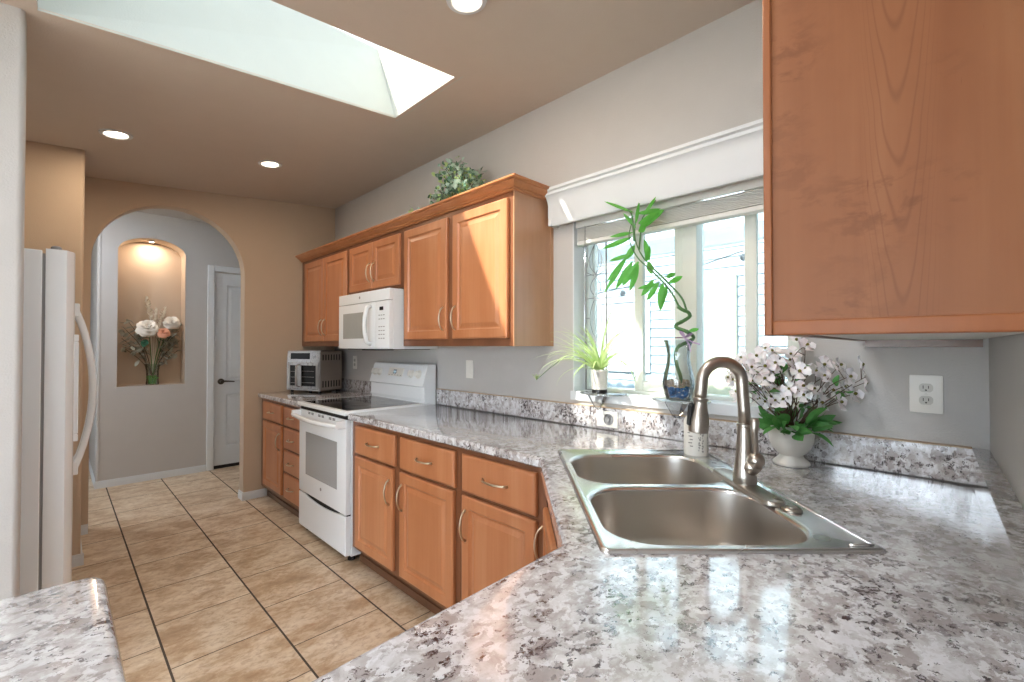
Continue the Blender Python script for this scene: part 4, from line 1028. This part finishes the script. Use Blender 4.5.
# ------------------------------------------------------------------ lucky bamboo in a glass vase
vx, vy, vz = 1.868, .868, 1.094
lb = thing('lucky_bamboo', 'tall spiralling lucky bamboo in a glass vase of blue pebbles on the sill', 'potted plant', (vx, vy, vz))
b = MB(); vp = [(.046, 0), (.050, .003), (.062, .040), (.066, .075), (.060, .110), (.049, .155), (.046, .190), (.051, .225), (.061, .254)]
b.lathe(vp + [(r - .003, z) for r, z in vp[::-1][:-1]] + [(.040, .008)], 32, cap0=True, cap1=True); b.build('vase', 'vase_glass', lb, smooth=True)
b = MB()
for k in range(150):
    a = R_.uniform(0, 2 * PI); z = R_.uniform(.010, .055); rad = (.042 + z * .22) * math.sqrt(R_.uniform(.35, 1)) - .004; b.sphere((rad * math.cos(a), rad * math.sin(a), z), R_.uniform(.005, .0075), 6, 5, (1, 1, .75))
o = b.build('blue_gems', 'gem', lb, smooth='all'); o['kind'] = 'stuff'
b = MB()
for k in range(150):
    a = R_.uniform(0, 2 * PI); z = R_.uniform(.055, .085); rad = .056 * math.sqrt(R_.uniform(.1, 1)) - .001; b.sphere((rad * math.cos(a), rad * math.sin(a), z), R_.uniform(.004, .007), 6, 5, (1, 1, .7))
o = b.build('tan_pebbles', 'pebble', lb, smooth='all'); o['kind'] = 'stuff'
def yz(L, dx=0.0): return [(dx, y - vy, z - vz) for y, z in L]
b = MB()
stem = [(0, 0.0, .05), (0, -.010, .09), (-.003, .006, .15), (.002, .012, .20), (.008, .000, .228), (.026, -.030, .245), (.018, -.058, .265), (-.018, -.045, .288), (-.028, -.010, .303), (-.006, .006, .318), (.022, -.010, .334), (.020, -.040, .352), (-.004, -.046, .368), (-.022, -.028, .380), (-.010, -.008, .392)]
def smooth_path(P, n=5):
    P = [Vector(p) for p in P]; out = []
    for i in range(len(P) - 1):
        p0, p1, p2, p3 = P[max(i - 1, 0)], P[i], P[i + 1], P[min(i + 2, len(P) - 1)]
        for k in range(n):
            t = k / n; out.append(.5 * ((2 * p1) + (p2 - p0) * t + (2 * p0 - 5 * p1 + 4 * p2 - p3) * t * t + (3 * p1 - p0 - 3 * p2 + p3) * t ** 3))
    return out + [P[-1]]
sp_ = smooth_path(stem); b.tube(sp_, [.0075 + (.0012 if i % 7 == 0 else 0) for i in range(len(sp_))], 10); b.build('main_stalk', 'stalk', lb, smooth='all')
brs = [yz([(0.826, 1.465), (0.843, 1.516), (0.878, 1.562), (0.941, 1.629), (1.008, 1.699), (1.047, 1.759), (1.067, 1.83), (1.057, 1.92), (1.041, 1.967)], -.01),
       yz([(0.848, 1.475), (0.896, 1.563), (0.974, 1.65), (1.047, 1.722), (1.088, 1.811), (1.077, 1.878)], -.022),
       yz([(1.047, 1.759), (1.040, 1.83), (1.030, 1.90), (0.965, 1.965)], -.005), yz([(1.067, 1.80), (1.075, 1.90), (1.085, 1.935), (1.12, 1.96), (1.21, 2.01)], -.015)]
for k, P_ in enumerate(brs):
    b = MB(); q = smooth_path(P_); b.tube(q, [.0048 - .003 * i / len(q) for i in range(len(q))], 8); b.build('branch', 'stalk', lb, smooth='all')
LV = [((1.047, 1.877), (0.913, 1.908), .021), ((1.042, 1.853), (0.935, 1.905), .017), ((1.057, 1.925), (0.931, 1.916), .011), ((1.072, 1.932), (1.216, 2.011), .007), ((1.022, 1.913), (0.955, 1.975), .008),
 ((1.083, 1.819), (1.228, 1.786), .012), ((1.077, 1.841), (1.189, 1.837), .009), ((1.047, 1.841), (1.007, 1.851), .014), ((1.008, 1.699), (0.978, 1.761), .012), ((0.998, 1.697), (0.975, 1.637), .014),
 ((1.078, 1.708), (1.163, 1.587), .015), ((1.109, 1.731), (1.205, 1.628), .014), ((1.047, 1.704), (1.120, 1.596), .016), ((1.067, 1.78), (1.109, 1.72), .015), ((0.974, 1.614), (1.028, 1.545), .014),
 ((0.951, 1.599), (0.994, 1.52), .012), ((0.951, 1.594), (1.048, 1.581), .010), ((0.932, 1.593), (0.942, 1.475), .017), ((0.914, 1.582), (0.935, 1.505), .014), ((0.905, 1.594), (0.835, 1.613), .012),
 ((0.914, 1.617), (0.868, 1.630), .011), ((0.818, 1.385), (0.775, 1.392), .008), ((1.017, 1.799), (0.989, 1.696), .012), ((1.088, 1.742), (1.184, 1.722), .010), ((1.048, 1.69), (1.089, 1.571), .014), ((1.119, 1.709), (1.215, 1.575), .010),
 ((1.06, 1.86), (1.115, 1.935), .008), ((1.06, 1.88), (1.03, 1.965), .008)]
for i, (p, q, w_) in enumerate(LV):
    b = MB(); dx = -.012 + R_.uniform(-.02, .012)
    A_ = Vector((-.012, p[0] - vy, p[1] - vz)); B_ = Vector((dx - .01, q[0] - vy, q[1] - vz)); b.leaf(A_, B_, w_ * 1.0, side=(B_ - A_).normalized().cross(Vector((.88, .47, R_.uniform(-.3, .3)))), bend=R_.uniform(-.05, .08), seg=8); b.build('leaf', 'bamboo_leaf', lb, recalc=False)
b = MB()
for k in range(5):
    a = k * 1.25; b.leaf((-.012, -.035, .262), (-.012 + .012 * math.cos(a * 2) - .012, -.035 + .045 * math.cos(a), .262 + .032 * math.sin(a)), .010, seg=5, shape='round')
b.tube([(-.015, -.035, .26), (-.02, -.055, .235), (-.02, -.062, .205)], .003, 5); b.tube([(-.015, -.035, .26), (-.02, -.075, .242), (-.02, -.10, .235)], .003, 5)
b.build('ribbon_bow', 'ribbon', lb, recalc=False)

# ------------------------------------------------------------------ dogwood blossoms in the white pot
dx_, dy_ = 1.793, .432
dg = thing('potted_flowers', 'silk white dogwood blossoms with green leaves in a scalloped white pedestal pot on the worktop', 'potted flowers', (dx_, dy_, .9145))
b = MB()
pot = [(.056, 0), (.060, .003), (.060, .009), (.052, .018), (.041, .027), (.038, .034), (.048, .042), (.063, .058), (.072, .082), (.074, .104), (.073, .122), (.075, .130), (.077, .134), (.073, .136), (.069, .128), (.067, .112)]
pot = [(q_[0] * .92, q_[1]) for q_ in pot]
b.lathe(pot, 48, fn=lambda a, z: 1 + (.022 * math.cos(a * 14) if z < .03 else (.018 * abs(math.cos(a * 3)) if z > .05 else 0)), cap1=False); b.build('pot', 'ceramic', dg, smooth=True)
b = MB(); b.lathe([(.063, .114), (.001, .118)], 24, cap0=False); b.build('soil', 'soil', dg)
R_ = random.Random(23)
def ok(p):      # stays clear of the wall, the cabinet above and the window frame
    x, y, z = p; gx, gy, gz = x + dx_, y + dy_, z + .9145
    if gx > 1.905 and gz < 1.09: return False
    if gx > 1.915: return False
    if gz > 1.318 and gy < .31: return False
    return gy > .13
stems = []; tips = []
for k in range(38):
    for _ in range(60):
        a = R_.uniform(0, 2 * PI); el = R_.uniform(-.15, 1.35); rr__ = R_.uniform(.10, .21)
        p = (rr__ * math.cos(el) * math.cos(a), rr__ * math.cos(el) * math.sin(a), .245 + rr__ * .86 * math.sin(el))
        # the spray is widest across the corner
        q = Vector((1, -1, 0)).normalized(); v_ = Vector(p); v_ = v_ - q * v_.dot(q) * -.12
        if ok(v_) : break
    m = v_ * .5; m.z = .12 + (v_.z - .12) * .55
    stems.append((Vector((R_.uniform(-.02, .02), R_.uniform(-.02, .02), .105)), m, v_)); tips.append(v_)
for i, (p, m, q) in enumerate(stems):
    b = MB(); pth = smooth_path([p, (p + m) / 2 + Vector((R_.uniform(-.01, .01), R_.uniform(-.01, .01), .012)), m, (m + q) / 2 + Vector((R_.uniform(-.012, .012), R_.uniform(-.012, .012), .01)), q], 3)
    b.tube(pth, [.0019 - .0009 * k / len(pth) for k in range(len(pth))], 6)
    for _ in range(2):
        w_ = pth[R_.randint(5, len(pth) - 2)]; e_ = w_ + Vector((R_.uniform(-.05, .05), R_.uniform(-.05, .05), R_.uniform(-.01, .06)))
        if ok(e_): b.tube([w_, (w_ + e_) / 2 + Vector((0, 0, .006)), e_], [.0014, .0012, .0008], 5); tips.append(e_)
    b.build('stem', 'branch', dg, smooth='all')
def blossom_mesh(seed):
    r = random.Random(seed); b = MB()
    for k in range(4):
        a = k * PI / 2 + r.uniform(-.15, .15); L = r.uniform(.021, .027); c_, s_ = math.cos(a), math.sin(a); el = r.uniform(.15, .5)
        b.leaf((c_ * .002, s_ * .002, 0), (c_ * L * math.cos(el), s_ * L * math.cos(el), L * math.sin(el)), .0125, side=(-s_, c_, 0), bend=.10, seg=6, fold=.18, shape='heart')
    return b
bl_src = []
for k in range(4):
    o = blossom_mesh(k).build('blossom', 'petal', dg, recalc=False); e = MB().sphere((0, 0, .004), .0042, 8, 6).build('flower_centre', 'flower_eye', o, smooth='all'); bl_src.append(o)
R_.shuffle(tips); cam_dir = Vector((-1, -1, .15)).normalized(); cnt = 0
for i, p in enumerate(tips[:100]):
    src = bl_src[i % 4]; o = src if i < 4 else copy_tree(src, dg)
    out = (Vector(p) - Vector((0, 0, .22))).normalized() * .7 + cam_dir * .5 + Vector((R_.uniform(-.5, .5), R_.uniform(-.5, .5), R_.uniform(-.3, .5)))
    o.location = p; o.rotation_euler = out.to_track_quat('Z', 'Y').to_euler(); s_ = R_.uniform(1.0, 1.4); o.scale = (s_, s_, s_)
for i in range(74):
    b = MB(); low = i < 50
    for _ in range(50):
        a = R_.uniform(0, 2 * PI)
        if low:
            p = Vector((.05 * math.cos(a), .05 * math.sin(a), R_.uniform(.112, .15))); q = p + Vector((math.cos(a), math.sin(a), R_.uniform(-.35, 1.1))).normalized() * R_.uniform(.06, .105)
        else:
            p = Vector(tips[R_.randrange(len(tips))]) * .85; q = p + Vector((R_.uniform(-1, 1), R_.uniform(-1, 1), R_.uniform(-.4, .7))).normalized() * R_.uniform(.03, .05)
        if ok(q) and ok(p): break
    b.leaf(p, q, R_.uniform(.013, .021), bend=R_.uniform(.02, .2), seg=6, side=(R_.uniform(-1, 1), R_.uniform(-1, 1), R_.uniform(-.3, .3))); b.build('leaf', 'dogwood_leaf', dg, recalc=False)

# ------------------------------------------------------------------ ivy on top of the cabinets
iv = thing('trailing_ivy', 'frosty green silk ivy bush sitting on top of the wall cabinets', 'artificial plant', (1.74, 2.19, UZ1 + .001))
b = MB(); b.lathe([(.05, 0), (.065, .07), (.067, .075), (.06, .07)], 20); b.build('pot', 'soil', iv, smooth=True)
R_ = random.Random(3)
bs = MB(); bl1 = MB(); bl2 = MB(); bl3 = MB()
for k in range(80):
    yy = R_.gauss(.03, .17); yy = max(-.30, min(.34, yy)); xx = R_.uniform(-.12, .10)
    top_z = .27 * math.exp(-(yy / .19) ** 2) + .04
    zz = R_.uniform(.35, 1.0) * top_z + .03
    p = Vector((xx * .2, yy * .15, .05)); m = Vector((xx * .6, yy * .55, zz * .8)); q = Vector((xx, yy, zz))
    bs.tube(smooth_path([p, m, q], 3), .0016, 5)
    for j in range(14):
        t = R_.uniform(.35, 1.05); c = m.lerp(q, (t - .35) / .65) + Vector((R_.uniform(-.03, .03), R_.uniform(-.03, .03), R_.uniform(-.03, .03)))
        if c.z < .012 or c.x > .17: continue
        d = Vector((R_.uniform(-1, .4), R_.uniform(-1, 1), R_.uniform(-.8, .6))).normalized() * R_.uniform(.018, .032)
        if (c + d).z < .005: d.z = abs(d.z)
        (R_.choice((bl1, bl1, bl3, bl2))).leaf(c, c + d, R_.uniform(.012, .019), side=(R_.uniform(-1, 1), R_.uniform(-1, 1), R_.uniform(-1, 1)), bend=R_.uniform(0, .2), seg=4, shape='heart')
bs.build('stem', 'branch', iv); bl1.build('foliage', 'ivy_leaf', iv, recalc=False); bl2.build('dark_foliage', 'ivy_dark', iv, recalc=False); bl3.build('pale_foliage', 'spider_leaf', iv, recalc=False)

# ------------------------------------------------------------------ bouquet in the hall niche
bq = thing('flower_arrangement', 'silk peony arrangement in a green-based glass vase standing in the arched niche', 'flower arrangement', (.686, HY + .115, nz0 + .001))
b = MB(); vp = [(.052, 0), (.055, .004), (.050, .06), (.052, .14), (.064, .205)]
b.lathe(vp + [(r - .004, z) for r, z in vp[::-1][:-1]] + [(.045, .008)], 24); b.build('vase', 'green_glass', bq, smooth=True)
b = MB(); R_ = random.Random(8)
for k in range(110):
    a = R_.uniform(0, 2 * PI); z = R_.uniform(.012, .085); rad = .042 * math.sqrt(R_.uniform(.1, 1)); b.sphere((rad * math.cos(a), rad * math.sin(a), z), R_.uniform(.007, .010), 6, 5)
o = b.build('green_gems', 'green_gem', bq, smooth='all'); o['kind'] = 'stuff'
ox, oz = .686, nz0
def P3(x, z, y=0.0): return Vector((x - ox, y, z - oz))
heads = [(P3(.642, 1.50, -.03), .098, 'cream_petal', 'peony'), (P3(.842, 1.565, .0), .078, 'cream_petal', 'peony'), (P3(.765, 1.455, -.06), .062, 'peach', 'peony')]
for c, r, mt, nm_ in heads:
    b = MB(); b.sphere(c, r * .5, 12, 8)
    rg = random.Random(int(r * 1000)); Q = Vector((0, -.75, .66)).to_track_quat('Z', 'X').to_matrix()
    for ring, (nn, el, rad) in enumerate(((10, -.3, 1.0), (10, .1, .98), (9, .5, .92), (7, .9, .85), (5, 1.25, .75))):
        for k in range(nn):
            a = 2 * PI * k / nn + ring * .4 + rg.uniform(-.12, .12)
            d = Q @ Vector((math.cos(a) * math.cos(el), math.sin(a) * math.cos(el), math.sin(el)))
            sd_ = Q @ Vector((-math.sin(a), math.cos(a), rg.uniform(-.2, .2)))
            st = c + d * r * .3; b.leaf(st, c + d * r * rad * rg.uniform(.88, 1.08), r * .38, side=sd_, bend=-.25, seg=5, shape='round', fold=.3)
    b.build('peony', mt, bq, recalc=False, smooth='all')
    s0 = Vector((0, 0, .06)); b = MB(); b.tube(smooth_path([s0, Vector((c.x * .25, c.y * .3, .26)), c - Vector((c.x * .2, 0, r * .4))], 4), .004, 6); b.build('stem', 'stalk', bq, smooth='all')
for (x, z, lean) in ((.630, 1.80, -.10), (.708, 1.69, 0), (.785, 1.71, .12)):
    b = MB(); tip = P3(x, z, -.01); root = P3(.69 + (x - .69) * .35, z - .22, -.01); b.tube([Vector((0, 0, .06)), root], .0022, 5)
    rg = random.Random(int(x * 100))
    for k in range(46):
        t = k / 45; c = root.lerp(tip, t); a = rg.uniform(0, 2 * PI); w_ = .032 * math.sin(PI * min(1, t * .9 + .1)) + .006
        b.leaf(c, c + Vector((math.cos(a) * w_, math.sin(a) * w_ * .6, .030)), .010, seg=3)
    b.build('pampas_plume', 'pampas', bq, recalc=False)
bs = MB(); bl1 = MB(); bl2 = MB(); rg = random.Random(4)
for (x, z) in ((.46, 1.50), (.445, 1.40), (.47, 1.30), (.53, 1.33), (.50, 1.56), (.905, 1.48), (.915, 1.38), (.90, 1.28), (.86, 1.33), (.905, 1.56), (.56, 1.42), (.83, 1.42)):
    q = P3(x, z, rg.uniform(-.05, .05)); m = Vector((q.x * .4, q.y * .5, (q.z - .1) * .7 + .05)); pth = smooth_path([Vector((0, 0, .08)), m, q], 4); bs.tube(pth, .0024, 5)
    for j in range(15):
        c = pth[rg.randint(4, len(pth) - 1)] + Vector((rg.uniform(-.02, .02), rg.uniform(-.02, .02), rg.uniform(-.02, .02)))
        d = Vector((rg.uniform(-1, 1), rg.uniform(-.6, .4), rg.uniform(-.9, .5))).normalized() * rg.uniform(.05, .085)
        if abs((c + d).x + ox - nc) > .255: d.x *= -.4
        bl1.leaf(c, c + d, .019, seg=4)
for (x, z, x2, z2) in ((.66, 1.40, .56, 1.385), (.70, 1.42, .72, 1.30), (.72, 1.40, .79, 1.32), (.63, 1.39, .60, 1.31), (.74, 1.42, .83, 1.38)):
    bl2.leaf(P3(x, z, -.05), P3(x2, z2, -.08), .032, seg=5, bend=.1)
bs.build('twig', 'branch', bq); bl1.build('sage_foliage', 'sage_leaf', bq, recalc=False); bl2.build('dark_foliage', 'deep_leaf', bq, recalc=False)

# dark cabinet glimpsed past the niche wall
cu = thing('curio_cabinet', 'tall dark wood glass-door cabinet glimpsed at the left edge of the arch', 'cabinet', (HX0 - .235, 7.0, 0), 0)
b = MB(); b.box(-.20, .20, 0, .9, 0, .10); b.box(-.20, .20, .0, .03, .10, 1.95); b.box(-.20, .20, .87, .9, .10, 1.95); b.box(.18, .20, .03, .87, .1, 1.95); b.box(-.22, .22, -.02, .92, 1.95, 2.02, bev=.01); b.box(-.20, .18, .03, .87, .10, .5); b.build('carcass', 'dark_wood', cu)
for k in range(3): b = MB(); b.box(-.18, .18, .03, .87, .85 + k * .36, .865 + k * .36); b.build('shelf', 'dark_wood', cu)
b = MB(); b.box(-.205, -.2, .03, .87, .5, 1.95); b.build('door_glass', 'glass', cu)
